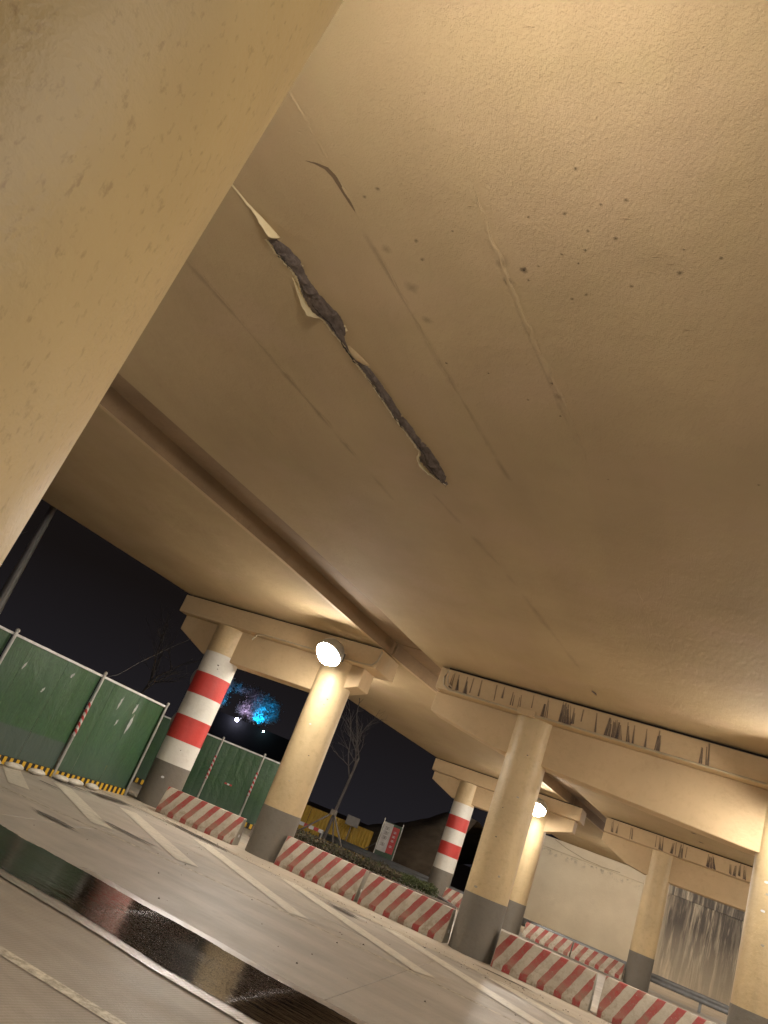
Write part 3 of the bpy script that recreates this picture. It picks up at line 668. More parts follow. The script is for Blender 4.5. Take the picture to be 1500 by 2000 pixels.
# ------------------------------------------------------------------ bent caps
def bent_cap(name, label, up, lo, yf, yb):
    zt = S(yf)
    e = empty(name, ((up[0][0]+up[1][0])/2 if False else up[0][0], yf, 0), label=label, cat='bent cap', group='beams carrying the bridge decks on the piers')
    a = MB().prism_xz(up, yf, yb); P(a.build('upper_beam', M['cream'], bevel=.02), e)
    b = MB().prism_xz([(x*(1.013 if yf > 10 else 1), z+(.03 if z < 4.9 and yf > 10 and abs(z-max(q[1] for q in lo)) > .01 else 0)) for x, z in lo], yf+.38, yb-.15); P(b.build('lower_beam', M['cream'], bevel=.02), e)
    x0, x1 = min(p[0] for p in up), max(p[0] for p in up); t = max(p[1] for p in up)
    s = MB().box(x0+.15, x1-.15, yf+.12, yb-.12, t+.001, S((yf+yb)/2)+.02); P(s.build('bearing_strip', M['darkgap']), e)
    return e
def rect(x0, x1, z0, z1): return [(x0,z0),(x1,z0),(x1,z1),(x0,z1)]
c1 = bent_cap('bent_cap', 'stepped beam end over the red and white banded pier beside the green hoarding', rect(-14.8,-8.25,4.94,5.452),
              [(-14.6,4.50),(-13.5,4.02),(-9.8,4.0),(-8.62,4.42),(-8.62,4.939),(-14.6,4.939)], 16.7, 17.9)
c2 = bent_cap('bent_cap', 'long beam streaked with dark water stains under the wide deck', rect(-6.63,13.5,4.92,5.43),
              [(-6.62,4.42),(-4.85,4.03),(-3.8,3.97),(.3,3.70),(13.5,3.5),(13.5,4.919),(-6.62,4.919)], 16.7, 17.9)
c3 = bent_cap('bent_cap', 'farther stepped beam resting on the smaller red and white banded pier', rect(-11.25,-5.05,4.46,4.945),
              [(-11.1,4.12),(-10.05,3.67),(-6.2,3.67),(-5.2,4.0),(-5.2,4.459),(-11.1,4.459)], 31.0, 32.2)
c4 = bent_cap('bent_cap', 'farthest stained beam in front of the cream abutment wall', rect(-4.14,13.5,4.44,4.94),
              [(-4.14,4.10),(-3.15,3.63),(-2.5,3.51),(13.5,3.55),(13.5,4.439),(-4.14,4.439)], 31.0, 32.2)
c0 = bent_cap('bent_cap', 'beam just above the viewer carrying the near end of the wide deck', rect(-7.5,13.5,5.45,5.99),
              [(-7.4,4.9),(-5.6,4.5),(13.5,4.4),(13.5,5.449),(-7.4,5.449)], -.6, .85)
# dark runs of water down the faces
ST = [(-6.24,5.35,-6.24,5.0,.11),(-6.11,5.33,-6.05,4.99,.09),(-5.89,5.3,-5.84,4.94,.11),(-5.76,5.31,-5.74,5.03,.06),(-5.56,5.31,-5.52,5.0,.05),(-5.18,5.3,-5.14,5.0,.05),(-4.75,5.31,-4.73,5.03,.11),(-4.59,5.32,-4.55,5.0,.1),(-3.99,5.33,-3.96,4.96,.19),(-3.56,5.34,-3.5,4.93,.33),(-3.37,5.32,-3.34,5.01,.09),(-2.9,5.3,-2.84,4.95,.04),(-2.55,5.3,-2.52,4.93,.33),(-2.41,5.31,-2.34,4.94,.15),(-2.24,5.31,-2.17,4.93,.11),(-2.11,5.27,-2.07,4.93,.05),(-1.87,5.27,-1.82,4.92,.05),(-1.61,5.32,-1.59,4.93,.14),(-.78,5.28,-.75,4.92,.09),(-.68,5.34,-.63,4.92,.09),(-4.3,5.3,-4.28,5.1,.05),(-3.2,5.3,-3.18,5.1,.05),(-5.0,5.3,-4.98,5.1,.06)]
ST2 = [(-3.24,4.81,-3.2,4.46,.03),(-3.19,4.81,-3.13,4.48,.05),(-2.33,4.85,-2.31,4.5,.07),(-2.2,4.88,-2.14,4.46,.1),(-2.11,4.88,-2.07,4.46,.05),(-1.75,4.85,-1.75,4.49,.1),(-1.66,4.84,-1.62,4.48,.05),(-1.46,4.86,-1.44,4.45,.16),(-1.29,4.81,-1.28,4.5,.07),(-.48,4.89,-.43,4.46,.35),(.15,4.85,.18,4.49,.1),(.31,4.87,.31,4.47,.12),(.43,4.88,.46,4.52,.08),(.59,4.91,.63,4.47,.12),(-3.9,4.85,-3.86,4.5,.1),(-3.7,4.85,-3.68,4.5,.08)]
def streaks(lst, yf, par, ztop, wide=1.0):
    m = MB(); k = 0
    for (x0,z0,x1,z1,wd) in lst:
        nsub = max(1, int(wd/.04))
        for q in range(nsub):
            f = (q+.5)/nsub-.5; xo = f*wd*(.55 if nsub > 1 else 0)+random.uniform(-.01,.01); xb = f*wd*.9; zt = min(ztop, z0+.06)-random.uniform(0,.16)*(nsub > 1); zb = z1-random.uniform(-.01,.02)
            zb = max(zb, min(z1, zb)); ty_ = random.random(); wt = (.006+.012*random.random())*wide; wb = max(.014, wd/nsub*.62)*wide*(random.uniform(.75,1.15) if ty_ > .35 else random.uniform(.3,.5)); b = len(m.v); L = 6; y = yf-.003-.0004*(k % 12); k += 1
            for i in range(L+1):
                t = i/L; x = (x0+xo)*(1-t)+(x1+xb)*t; ww = wt+(wb-wt)*t**1.4
                m.add([(x-ww,y,zt+(zb-zt)*t),(x,y,zt+(zb-zt)*t),(x+ww,y,zt+(zb-zt)*t)], [], [0.0,.7+.35*t,0.0])
            for i in range(L): o = b+3*i; m.f += [(o,o+1,o+4,o+3),(o+1,o+2,o+5,o+4)]
    return P(m.build('water_streaks', M['streak'], fade=True, kind='stuff'), par)
streaks([(a*1.006,z+.015,c*1.006,max(4.945,w),d) for a,z,c,w,d in ST], 16.7, c2, 5.42, 1.7); streaks(ST2, 31.0, c4, 4.93, 1.8)
# conduit runs fixed along the ledges
def conduit(pts, r, label, par_group='painted conduits fixed along the beams'):
    o = MB().tube(pts, r, 8).build('conduit', M['grey_conduit'], smooth=True)
    return tag(o, label, 'conduit', par_group)
conduit([(-12.0,16.66,4.74),(-11.9,16.66,4.90),(-11.7,16.66,4.95),(-9.6,16.66,4.955),(-8.6,16.66,4.955),(-8.38,16.66,4.99),(-8.26,16.65,5.12),(-8.22,16.65,5.38)], .022, 'thin painted conduit curving up at the end of the beam beside the left lamp')
conduit([(-6.42,16.65,5.38),(-6.46,16.65,5.2),(-6.42,16.65,5.02),(-6.25,16.655,4.945),(-4.5,16.66,4.935),(-2,16.66,4.935),(1.2,16.66,4.935),(6,16.66,4.935)], .024, 'painted conduit running below the water stains on the long beam')
conduit([(-6.38,16.645,5.36),(-6.38,16.645,5.2),(-6.33,16.645,5.08),(-6.2,16.645,5.02)], .016, 'short second cable bending down beside the conduit at the left end of the long beam')
jb = MB().box(-4.58,-4.18,16.60,16.7,4.88,5.02); o = tag(jb.build('junction_box', M['cream'], bevel=.01), 'small cream box on the long beam above the nearest full pier', 'junction box')

# ------------------------------------------------------------------ piers
def pier(cx, cy, r, top, label, bands=None, gtop=1.12, mat='cream_pier', grp='round bridge piers'):
    e = empty('bridge_pier', (cx, cy, 0), label=label, cat='pier', group=grp)
    def ring(n, m, z0, z1, rr): P(MB().cyl(cx, cy, rr, z0, z1, 64).build(n, M[m], smooth=True), e)
    ring('grey_base', 'grey_paint', -.05, gtop, r+.004)
    if bands:
        zs = bands; cols = ['white_paint','red_paint']
        for k in range(len(zs)-1):
            ring('white_band' if k % 2 == 0 else 'red_band', cols[k % 2], zs[k], zs[k+1], r+.002+(k % 2)*.001)
        ring('shaft', mat, zs[-1], top, r)
    else: ring('shaft', mat, gtop, top, r)
    return e
pier(-13.13,17.3,.49,4.96,'red and white banded pier at the end of the green hoarding',[1.12,1.72,2.35,2.96,3.56,4.16])
pier(-9.54,17.3,.485,4.96,'cream pier with grey base directly under the left lamp')
pier(-4.25,17.3,.46,4.93,'large cream pier with grey base between the second and third striped barriers')
pier(.92,17.3,.46,4.93,'cream pier cut by the right edge of the view')
pier(-9.69,31.6,.43,4.46,'smaller red and white banded pier in front of the earth mound',[1.04,1.58,2.07,2.6,3.1,3.62],1.04)
pier(-6.68,31.6,.43,4.46,'cream pier half hidden behind the large pier, under the farther lamp',None,1.0)
pier(-2.04,31.6,.42,4.44,'cream pier in front of the abutment wall between clean and stained plaster',None,1.02)
pier(-1.298,.372,.47,4.45,'close cream pier filling the upper left of the view',None,1.12,'near_pier')
# chips and scuffs knocked out of the paint
def chips(cx, cy, r, par, spots):
    for az, z, q, mt in spots:
        a0 = R(az); m = MB(); n_ = 9; rr2 = r+.006
        m.add([(cx+rr2*math.cos(a0), cy+rr2*math.sin(a0), z)], [])
        for i in range(n_):
            t = 2*math.pi*i/n_; w_ = q*(1+.5*noise.noise(Vector((math.cos(t)*2+az, math.sin(t)*2, z)))); aa = a0+w_*math.cos(t)/r
            m.add([(cx+(r+.005)*math.cos(aa), cy+(r+.005)*math.sin(aa), z+w_*.6*math.sin(t))], [])
        m.f = [(0, 1+i, 1+(i+1)%n_) for i in range(n_)]
        P(m.build('paint_chip', M[mt]), par)
PR = [o for o in col.objects if o.get('category') == 'pier']
chips(-4.25,17.3,.46,PR[2],[(-70,3.2,.03,'bare'),(-95,2.3,.02,'stake'),(-60,1.6,.03,'bare'),(-110,1.25,.04,'bare'),(-100,2.9,.015,'stake'),(-76,4.1,.02,'stake')])
chips(-9.54,17.3,.485,PR[1],[(-60,3.9,.025,'stake'),(-64,3.75,.02,'stake'),(-80,3.2,.03,'white_flat'),(-50,2.5,.02,'stake'),(-75,1.8,.02,'bare')])
chips(.92,17.3,.46,PR[3],[(-118,3.25,.045,'white_flat'),(-112,3.05,.03,'bare'),(-115,2.75,.04,'white_flat'),(-105,2.2,.03,'bare')])
chips(-13.13,17.3,.49,PR[0],[(-55,3.85,.03,'stake'),(-52,3.75,.02,'stake'),(-65,.75,.05,'white_flat'),(-50,1.5,.02,'stake')])
gv = MB(); rg = random.Random(9)
for k in range(420):
    x = rg.uniform(-14, 1); y = rg.gauss(15.45, .28) if rg.random() < .75 else rg.uniform(8.0, 15.3); q = rg.uniform(.006, .022); z = .022 if y > 15.4 else .002
    m0 = [(x+q*math.cos(a)*rg.uniform(.6,1), y+q*math.sin(a)*rg.uniform(.6,1), z) for a in (0,1.6,3.1,4.7)]
    gv.add(m0+[(x,y,z+q*rg.uniform(.5,.9))], [(0,1,4),(1,2,4),(2,3,4),(3,0,4)])
tag(gv.build('gravel', M['stake'], kind='stuff'), 'scattered pebbles and grit along the foot of the barriers', 'gravel')
# ------------------------------------------------------------------ abutment
ab = empty('abutment_wall', (-4,45,0), label='tall cream plastered abutment wall with black water stains on its right part', cat='abutment wall')
P(MB().box(-9.9,14,44.9,46.2,-.2,4.30).build('wall', M['wall']), ab)
P(MB().box(-9.3,14,44.78,45.6,3.90,4.47).build('coping', M['wall'], bevel=.02), ab)
P(MB().tube([(-8.3,44.74,4.42),(-7.6,44.74,4.2),(-6.6,44.74,4.0),(-5.6,44.74,3.95),(-4.7,44.74,4.0)], .02, 6).build('hanging_cable', M['grey_conduit'], smooth=True), ab)

# ------------------------------------------------------------------ lamps
def lamp(x, y, z, label, back=1, r=.31, wall=.62, cut=20):
    e = empty('flood_lamp', (x, y, z), label=label, cat='lamp', group='bright lamps fixed to the beams')
    P(MB().box(x-.08,x+.08,y+wall*back-.015,y+wall*back+.015,z-.02,z+.20).build('wall_plate', M['steel_dark'], bevel=.005), e)
    P(MB().tube([(x,y+wall*back,z+.10),(x,y+.38*back,z+.14),(x,y+r*.9*back,z+.13)], .028, 8).build('arm', M['steel_dark'], smooth=True), e)
    P(MB().sphere((x,y,z), r, 24, 14).build('glass_globe', M['lamp'], smooth=True, angle=0), e)
    el = R(75-cut); ax = Vector((0, back*math.cos(el), math.sin(el))); u = Vector((1,0,0)); v = ax.cross(u)
    m = MB(); n = 28; q = 9; rr_ = r*1.13
    for j in range(q+1):
        th = R(105)*max(.02, j/q)
        for i in range(n):
            p = Vector((x,y,z))+rr_*(ax*math.cos(th)+(u*math.cos(2*math.pi*i/n)+v*math.sin(2*math.pi*i/n))*math.sin(th)); m.add([tuple(p)], [])
    m.f = [(j*n+i,j*n+(i+1)%n,(j+1)*n+(i+1)%n,(j+1)*n+i) for j in range(q) for i in range(n)]
    P(m.build('hood', M['galv'], smooth=True, angle=0), e)
    return e
lamp(-9.22,15.98,4.86,'glaring lamp on the left beam above the cream pier')
lamp(.80,15.98,4.82,'lamp glaring at the right edge of the view on the stained beam')
lamp(-6.52,30.3,4.36,'farther glaring lamp above the half hidden cream pier')
lamp(-1.7,1.15,4.95,'lamp on the beam just above the viewer',back=-1,cut=25,wall=.45)
lamp(3.6,1.30,4.7,'added unseen lamp on the near beam to the right of the viewer',back=-1,cut=14,wall=.45)  # added to brighten the close pier and the right of the soffit
lamp(-9.0,1.30,4.9,'added unseen lamp beyond the close pier on the near side of the road',back=-1,wall=.45)  # unseen source added to light the left deck's underside
lamp(7.5,16.02,4.86,'lamp farther right along the stained beam, out of view')
lamp(3.5,30.3,4.38,'lamp on the farthest beam, right of the view')
lamp(-10.6,18.6,4.80,'added hidden lamp on the far side of the left beam facing the second road',back=-1)  # added behind the beam to light the farther hoarding and mound
lamp(-4.6,18.6,4.75,'added hidden lamp on the far side of the stained beam behind the large pier',back=-1)  # added out of sight to brighten the second span
lamp(2.5,18.6,4.7,'added unseen lamp on the far side of the stained beam, right of the view',back=-1)  # one more unseen source added for the second span
for lx, lb in ((-8.7,'added hidden lamp hanging under the far span near the earth mound'),(-3.6,'first added hidden lamp hanging under the far span before the abutment wall'),(1.8,'second added hidden lamp hanging under the far span before the abutment wall')):  # unseen globes added to brighten the abutment wall and the mound
    ly, lz = 39.5, 4.40
    e = empty('fill_lamp', (lx, ly, lz), label=lb, cat='lamp', group='added hidden lamps under the far span')
    P(MB().sphere((lx,ly,lz), .19, 20, 12).build('glass_globe', M['lamp'], smooth=True, angle=0), e)
    P(MB().cyl(lx,ly,.02,lz+.18,S(ly)+.02,8).build('stem', M['steel_dark']), e)

# ------------------------------------------------------------------ barriers
def barrier(x, y, L, rz, label, h=.66, grp='red and white striped concrete barriers', kmat='barrier', half=.25, z0=0.02):
    e = empty('concrete_barrier', (x, y, z0), rz, label=label, cat='barrier', group=grp)
    prof = [(-half,0),(-half,.09),(-half*.42,h-.02),(-half*.36,h),(half*.36,h),(half*.42,h-.02),(half,.09),(half,0)]
    m = MB(); NX = 10
    for i in range(NX+1):
        for (yy, zz) in prof:
            wv = .010*noise.noise(Vector((i*1.7+x, yy*9, zz*5)))
            m.add([(-L/2+L*i/NX, yy+wv, zz)], [])
    K = len(prof)
    for i in range(NX):
        for j in range(K-1): o = i*K+j; m.f.append((o, o+K, o+K+1, o+1))
    body = m.build('body', M['barrier'], e, smooth=True, angle=25)
    for sgn in (-1, 1):
        c = MB(); xx = sgn*L/2
        c.add([(xx,yy,zz) for yy, zz in prof]+[(xx+sgn*.012,yy*.97,zz*.985+.003) for yy, zz in prof], [tuple(range(K,2*K)) if sgn > 0 else tuple(range(2*K-1,K-1,-1))]+[(j,(j+1)%K,(j+1)%K+K,j+K) for j in range(K)])
        c.build('end_face', M['bare'], e)
        t = MB(); t.box(xx-sgn*.0 + (.013 if sgn > 0 else -.017), xx+(.017 if sgn > 0 else -.013), -.05, .05, h*.30, h*.40); t.build('reflector', M['white_flat'], e)
    return e
barrier(-11.25,16.72,2.1,R(15),'striped barrier between the banded pier and the pier under the lamp',h=.62)
barrier(-7.97,17.2,2.1,R(2),'striped barrier right of the pier under the left lamp')
barrier(-5.77,17.14,1.98,R(2),'striped barrier touching the left side of the large pier')
barrier(-2.76,17.2,1.9,R(1),'striped barrier just right of the large pier')
barrier(-.62,17.15,2.0,R(-1),'striped barrier at the bottom right corner of the view',h=.68)
barrier(2.6,17.2,2.0,0,'striped barrier right of the view beyond the edge pier')
barrier(-8.35,31.5,1.9,0,'small far barrier glimpsed between the far banded pier and the large pier',h=.5)
barrier(-5.18,31.5,1.72,0,'far barrier, left of the pair before the clean abutment wall',h=.5)
barrier(-3.38,31.5,1.76,0,'far barrier, right of the pair before the clean abutment wall',h=.5)

# ------------------------------------------------------------------ guard rail of the far road
gr = empty('guardrail', (-5,33.2,0), label='low grey steel guardrail along the foot of the abutment and earth mound', cat='guardrail')
prof = [(0,.56),(-.03,.53),(-.05,.49),(-.03,.45),(0,.42),(-.03,.39),(-.05,.35),(-.03,.31),(0,.28)]
m = MB(); xs = [-16+i*2.0 for i in range(13)]
for x in xs: m.add([(x,33.0+a,z) for a, z in prof], [])
for i in range(len(xs)-1):
    for j in range(len(prof)-1): o = i*len(prof)+j; m.f.append((o,o+len(prof),o+len(prof)+1,o+1))
rail = P(m.build('rail_beam', M['rail'], smooth=True, angle=0), gr); rail.modifiers.new('t','SOLIDIFY').thickness = .006
for x in xs[1:]: P(MB().box(x-.05,x+.05,33.02,33.12,-.1,.54).build('post', M['rail'], bevel=.01), gr)

# ------------------------------------------------------------------ green hoarding beside the road
def hoarding(name, label, posts, H, mats, skirt=True, striped=(), reflect=()):
    e = empty(name, (posts[0][0], posts[0][1], 0), label=label, cat='hoarding')
    nrm = None
    for k in range(len(posts)-1):
        a = Vector(posts[k]); b = Vector(posts[k+1]); d = (b-a).normalized(); n = Vector((d.y,-d.x)); L = (b-a).length
        if n.dot(Vector((0,0))-a) < 0: n = -n
        nrm = n
        # panel sheet with slight buckle, split in vertical boards
        nb = 5
        for q in range(nb):
            m = MB(); NX, NZ = 5, 8; off = .004*(q % 2)
            for i in range(NX+1):
                for j in range(NZ+1):
                    u = (q+i/NX)/nb; p = a+d*(L*u*.985+.02*L*0+.01); z = .17+(H-.20)*j/NZ
                    bk = .018*noise.noise(Vector((p.x*1.5,p.y*1.5,z*1.5)))+off - (.006 if i in (0,NX) else 0)
                    m.add([(p.x+n.x*bk,p.y+n.y*bk,z)], [])
            m.f = [(i*(NZ+1)+j,(i+1)*(NZ+1)+j,(i+1)*(NZ+1)+j+1,i*(NZ+1)+j+1) for i in range(NX) for j in range(NZ)]
            P(m.build('board', mats[k % len(mats)], smooth=True, angle=0), e)
        P(MB().obox(a, b, .05, H-.03, H+.02).build('top_rail', M['white_metal'], bevel=.004), e)
        P(MB().obox(a-n*.02, b-n*.02, .03, .08, .13).build('bottom_rail', M['galv']), e)
        if skirt:
            P(MB().obox(a+n*.035, b+n*.035, .012, .0, .175).build('skirt', M['black']), e)
            y = .06; 
            while y < L-.05:
                p0 = a+n*.045+d*y; p1 = p0+d*.085
                P(MB().obox(p0, p1, .010, .012, .165).build('yellow_block', M['yellow_flat']), e); y += .19
        if k in reflect:
            c = a+d*L*.5+n*.03
            for q in range(3):
                P(MB().obox(c+d*(.09*q-.13), c+d*(.09*q-.05), .01, 1.02, 1.07).build('reflector', M['red_flat' if q % 2 == 0 else 'white_flat']), e)
    for k, p in enumerate(posts):
        px, py = p[0]+nrm.x*.05, p[1]+nrm.y*.05
        P(MB().cyl(px, py, .034, -.02, H+.06, 14).build('post', M['galv'], smooth=True), e)
        P(MB().sphere((px,py,H+.075), .045, 12, 8).build('post_cap', M['galv'], smooth=True, angle=0), e)
        if k in striped: P(MB().cyl(px, py, .038, .95, 1.75, 14).build('striped_sleeve', M['stripe_post'], smooth=True), e)
    return e
f1 = hoarding('site_hoarding', 'green site hoarding with yellow and black skirt at the left edge of the road',
         [(-12.70,7.6),(-12.97,10.6),(-13.24,13.59),(-13.52,16.45)], 2.36, [M['grass_print'], M['grass_print'], M['green']], True, (2,))
P(MB().obox((-13.54,16.5),(-14.6,16.9),.04,.0,2.34).build('return_panel', M['green']), f1)
a = Vector((-14.13,24.0)); d = Vector((.864,.504))
hoarding('site_hoarding', 'farther green hoarding with red and white reflectors seen between the two left piers',
         [tuple(a+d*t) for t in (-5.4,-3.6,-2.05,-.5,1.05)], 2.3, [M['green']], True, (2,3), (1,2,3))
# clear film glints: crumpled plastic on the boards
fm = simple('plastic_film', (.75,.75,.75), .12); fm.node_tree.nodes['Principled BSDF'].inputs['Alpha'].default_value = .55
for k, (y, z, w_, h_) in enumerate(((14.55,1.98,.10,.34),(14.75,1.55,.07,.2),(15.2,2.0,.12,.28),(15.25,1.62,.14,.5),(12.6,2.1,.10,.13),(12.0,1.6,.08,.13),(11.2,1.9,.06,.2))):
    m = MB(); x = -13.1-.09*(y-12)+.06; NJ = 7
    for i in range(3):
        for j in range(NJ+1):
            m.add([(x+.03*noise.noise(Vector((i*2+k, j*1.3, 0))), y+(i-1)*w_*.35*math.sin(math.pi*(j+.3)/NJ)+.05*j/NJ, z+h_*(j/NJ-.5))], [])
    m.f = [(i*(NJ+1)+j,(i+1)*(NJ+1)+j,(i+1)*(NJ+1)+j+1,i*(NJ+1)+j+1) for i in range(2) for j in range(NJ)]
    P(m.build('film_scrap', fm, smooth=True, angle=0), f1)
# sandbags along its foot
sbl = ['left most of the white sandbags by the hoarding foot','second white sandbag from the left by the hoarding','sandbag with a reddish print beside the hoarding post','white sandbag just right of the striped hoarding post','long flat white sandbag right of the post','last white sandbag of the row toward the banded pier']
for k, (y, L) in enumerate(((11.5,.5),(12.15,.55),(12.85,.55),(13.65,.45),(14.15,.6),(14.8,.45))):
    x = -12.84-.09*(y-12); m = MB(); m.sphere((0,0,0), 1, 18, 10)
    m.v = [(vx*.14*(1+.1*noise.noise(Vector((vx*2,vy*2,k)))), vy*L/2*(1 if abs(vy) < .7 else .95), max(-.9, vz)*.065*(1+.35*noise.noise(Vector((vx*2+k,vy*3,vz))))) for vx,vy,vz in m.v]
    o = m.build('sandbag', M['sand'], smooth=True, angle=0); o.location = (x, y, .058); o.rotation_euler = (0,0,R(3+5*(k%3)))
    tag(o, sbl[k], 'sandbag', 'white sandbags along the hoarding foot')

# ------------------------------------------------------------------ street pole at the left
pl = empty('street_pole', (-18.1,14,0), label='tall grey tapering street pole rising behind the hoarding at the left edge', cat='pole')
P(MB().tube([(-18.05,14,-.1),(-18.25,14,3.3),(-18.36,14,6.2),(-18.45,14,9)], .19, 14, .05).build('shaft', M['steel_dark'], smooth=True), pl)
P(MB().cyl(-18.05,14,.3,-.1,.05,14).build('base_plate', M['steel_dark']), pl)
wr = MB().tube([(-14.3,17.2,4.40),(-13.9,16.0,3.75),(-13.6,14.9,3.05),(-13.4,14.2,2.55),(-13.3,13.75,2.36)], .008, 5)
tag(wr.build('cable', M['wire'], smooth=True), 'thin cable slanting from the hoarding post to the stepped beam end', 'cable')

# ------------------------------------------------------------------ traffic mirrors behind the banded pier
mr = empty('traffic_mirror', (-14.05,17.55,0), label='round traffic mirrors seen from behind on a post left of the banded pier', cat='mirror')
P(MB().tube([(-13.95,17.9,-.05),(-13.95,17.9,3.9)], .04, 10).build('post', M['galv'], smooth=True), mr)
for z in (3.45, 2.15):
    for nm, r0, r1, y0, y1, mt in (('mirror_shell', .34, .36, 17.78, 17.83, 'mirror_back'), ('rim', .37, .37, 17.74, 17.78, 'galv')):
        m = MB(); n = 28; cx, cz = -13.83, z
        m.add([(cx+r0*math.cos(2*math.pi*i/n), y1, cz+r0*math.sin(2*math.pi*i/n)) for i in range(n)]+[(cx+r1*math.cos(2*math.pi*i/n), y0, cz+r1*math.sin(2*math.pi*i/n)) for i in range(n)],
              [tuple(range(n)), tuple(range(2*n-1,n-1,-1))]+[(i,i+n,(i+1)%n+n,(i+1)%n) for i in range(n)])
        P(m.build(nm, M[mt], smooth=True), mr)

# ------------------------------------------------------------------ planter, hedge, staked tree
plv = empty('planter', (-10,23,0), label='long low concrete planter wall behind the striped barriers', cat='planter')
P(MB().obox((-12.6,21.5),(-6.9,24.75),.18,-.1,.36).build('front_wall', M['planter'], bevel=.015), plv)
P(MB().obox((-6.95,24.8),(-8.0,26.6),.18,-.1,.36).build('end_wall', M['planter'], bevel=.015), plv)
P(MB().prism_z([(-12.6,21.6),(-7.1,24.8),(-8.1,26.6),(-13.4,23.4)], -.1, .28).build('soil', M['soil']), plv)
hd = MB(); hg = MB()
for k in range(5200):
    t = random.random(); s_ = random.random(); p = Vector((-12.3,21.95)).lerp(Vector((-7.5,24.75)), t)+Vector((-.5,.86))*(s_*1.1)
    hgt = .62+.16*noise.noise(Vector((p.x*1.4,p.y*1.4,0)))+.08*noise.noise(Vector((p.x*5,p.y*5,0))); z = .3+(hgt-.3)*random.random()**.6
    c = Vector((p.x,p.y,z)); a1 = Vector((random.gauss(0,1),random.gauss(0,1),random.gauss(0,1))).normalized(); a2 = a1.orthogonal().normalized(); l = random.uniform(.03,.06)
    (hg if (t > .78 or random.random() < .12) else hd).add([c-a1*l, c+a2*l*.45, c+a1*l, c-a2*l*.45], [(0,1,2,3)])
tag(hd.build('hedge', M['hedge'], kind='stuff'), 'dark reddish brown low hedge filling the planter', 'hedge')
tag(hg.build('hedge', M['hedge_green'], kind='stuff'), 'greener leaves at the right end of the planter hedge', 'hedge')

def bare_tree(name, label, base, pts, r0, seed, depth=4, mat='bark', grp=None, blen=1.5):
    rnd = random.Random(seed); e = empty(name, base, label=label, cat='tree', group=grp)
    tr = MB().tube(pts, r0, 10, r0*.45); P(tr.build('trunk', M[mat], smooth=True), e)
    br = MB()
    def grow(p, d, L, r, lv):
        q = [p]; dd = d.copy()
        for i in range(3):
            dd = (dd+Vector((rnd.gauss(0,.13),rnd.gauss(0,.13),rnd.gauss(.03,.1)))).normalized(); q.append(q[-1]+dd*L/3)
        br.tube(q, r, 5, r*.5)
        if lv > 0:
            for i in range(3 if lv > 1 else 4):
                st = q[rnd.choice((1,2,3))]; nd = (dd+Vector((rnd.gauss(0,.55),rnd.gauss(0,.55),rnd.gauss(.1,.35)))).normalized()
                grow(st, nd, L*rnd.uniform(.55,.75), r*.5, lv-1)
    tip = Vector(pts[-1]); dr_ = (tip-Vector(pts[-2])).normalized()
    for i in range(4):
        grow(tip-dr_*.25*i, (dr_*1.2+Vector((rnd.gauss(0,.5),rnd.gauss(0,.5),rnd.uniform(0,.4)))).normalized(), blen*rnd.uniform(.7,1.1), r0*.42, depth-1)
    P(br.build('branches', M[mat], smooth=True, angle=0), e)
    return e
bt = bare_tree('bare_tree', 'leafless staked young tree standing in the planter hedge', (-11.65,24.4,.2),
          [(-11.65,24.4,.2),(-11.63,24.45,1.3),(-11.55,24.48,2.6),(-11.5,24.5,3.4)], .065, 5, 4, blen=1.4)
for k, (dx, dy) in enumerate(((-1.15,-.25),(.95,.1),(.1,.9))):
    P(MB().tube([(-11.63,24.42,1.5),(-11.65+dx,24.4+dy,.25)], .03, 6).build('stake', M['stake'], smooth=True), bt)
P(MB().box(-11.72,-11.54,24.33,24.51,1.40,1.58).build('tie_collar', M['stake'], bevel=.02), bt)

# ------------------------------------------------------------------ yellow fence, sign, small box, mound
yf = empty('corrugated_fence', (-16,34.6,0), label='yellow corrugated sheet fence behind the staked tree', cat='fence')
A = Vector((-19.2,33.1)); B = Vector((-14.6,35.5)); dv = (B-A).normalized(); nv = Vector((dv.y,-dv.x)); Lf = (B-A).length
nsh = 5
for q in range(nsh):
    m = MB(); t0 = q/nsh*Lf+.01; t1 = (q+1)/nsh*Lf-.01; K = 40
    topz = 1.32 if q else 1.46
    for k in range(K+1):
        t = t0+(t1-t0)*k/K; ph = (t/.16) % 1; off = .035 if .25 < ph < .6 else 0.0
        p = A+dv*t+nv*off; m.add([(p.x,p.y,-.05),(p.x,p.y,topz)], [])
    m.f = [(2*k,2*k+2,2*k+3,2*k+1) for k in range(K)]
    ob = P(m.build('sheet', M['yellow']), yf); ob.modifiers.new('t','SOLIDIFY').thickness = .004
P(MB().obox(A-nv*.04, B-nv*.04, .03, 1.22, 1.27).build('rail', M['steel_dark']), yf)
sg = empty('site_sign', (-13.2,34,0), label='leaning site notice board with white and red halves on a green backing', cat='sign')
gx = Matrix.Rotation(R(30), 4, 'Z')
def sgp(m, nm, mt):
    m.v = [tuple(gx @ Vector(p)+Vector((-13.2,34.0,0))) for p in m.v]; return P(m.build(nm, M[mt]), sg)
sgp(MB().box(-.42,.42,.03,.06,.0,1.95), 'backing', 'green')
sgp(MB().box(-.40,.02,.0,.028,.72,1.93), 'white_panel', 'white_flat')
sgp(MB().box(.024,.34,.0,.028,.74,1.85), 'red_panel', 'red_flat')
sgp(MB().box(-.46,-.42,.0,.06,-.05,2.08), 'post', 'galv'); sgp(MB().box(.42,.46,.0,.06,-.05,2.08), 'post', 'galv')
ink = MB()
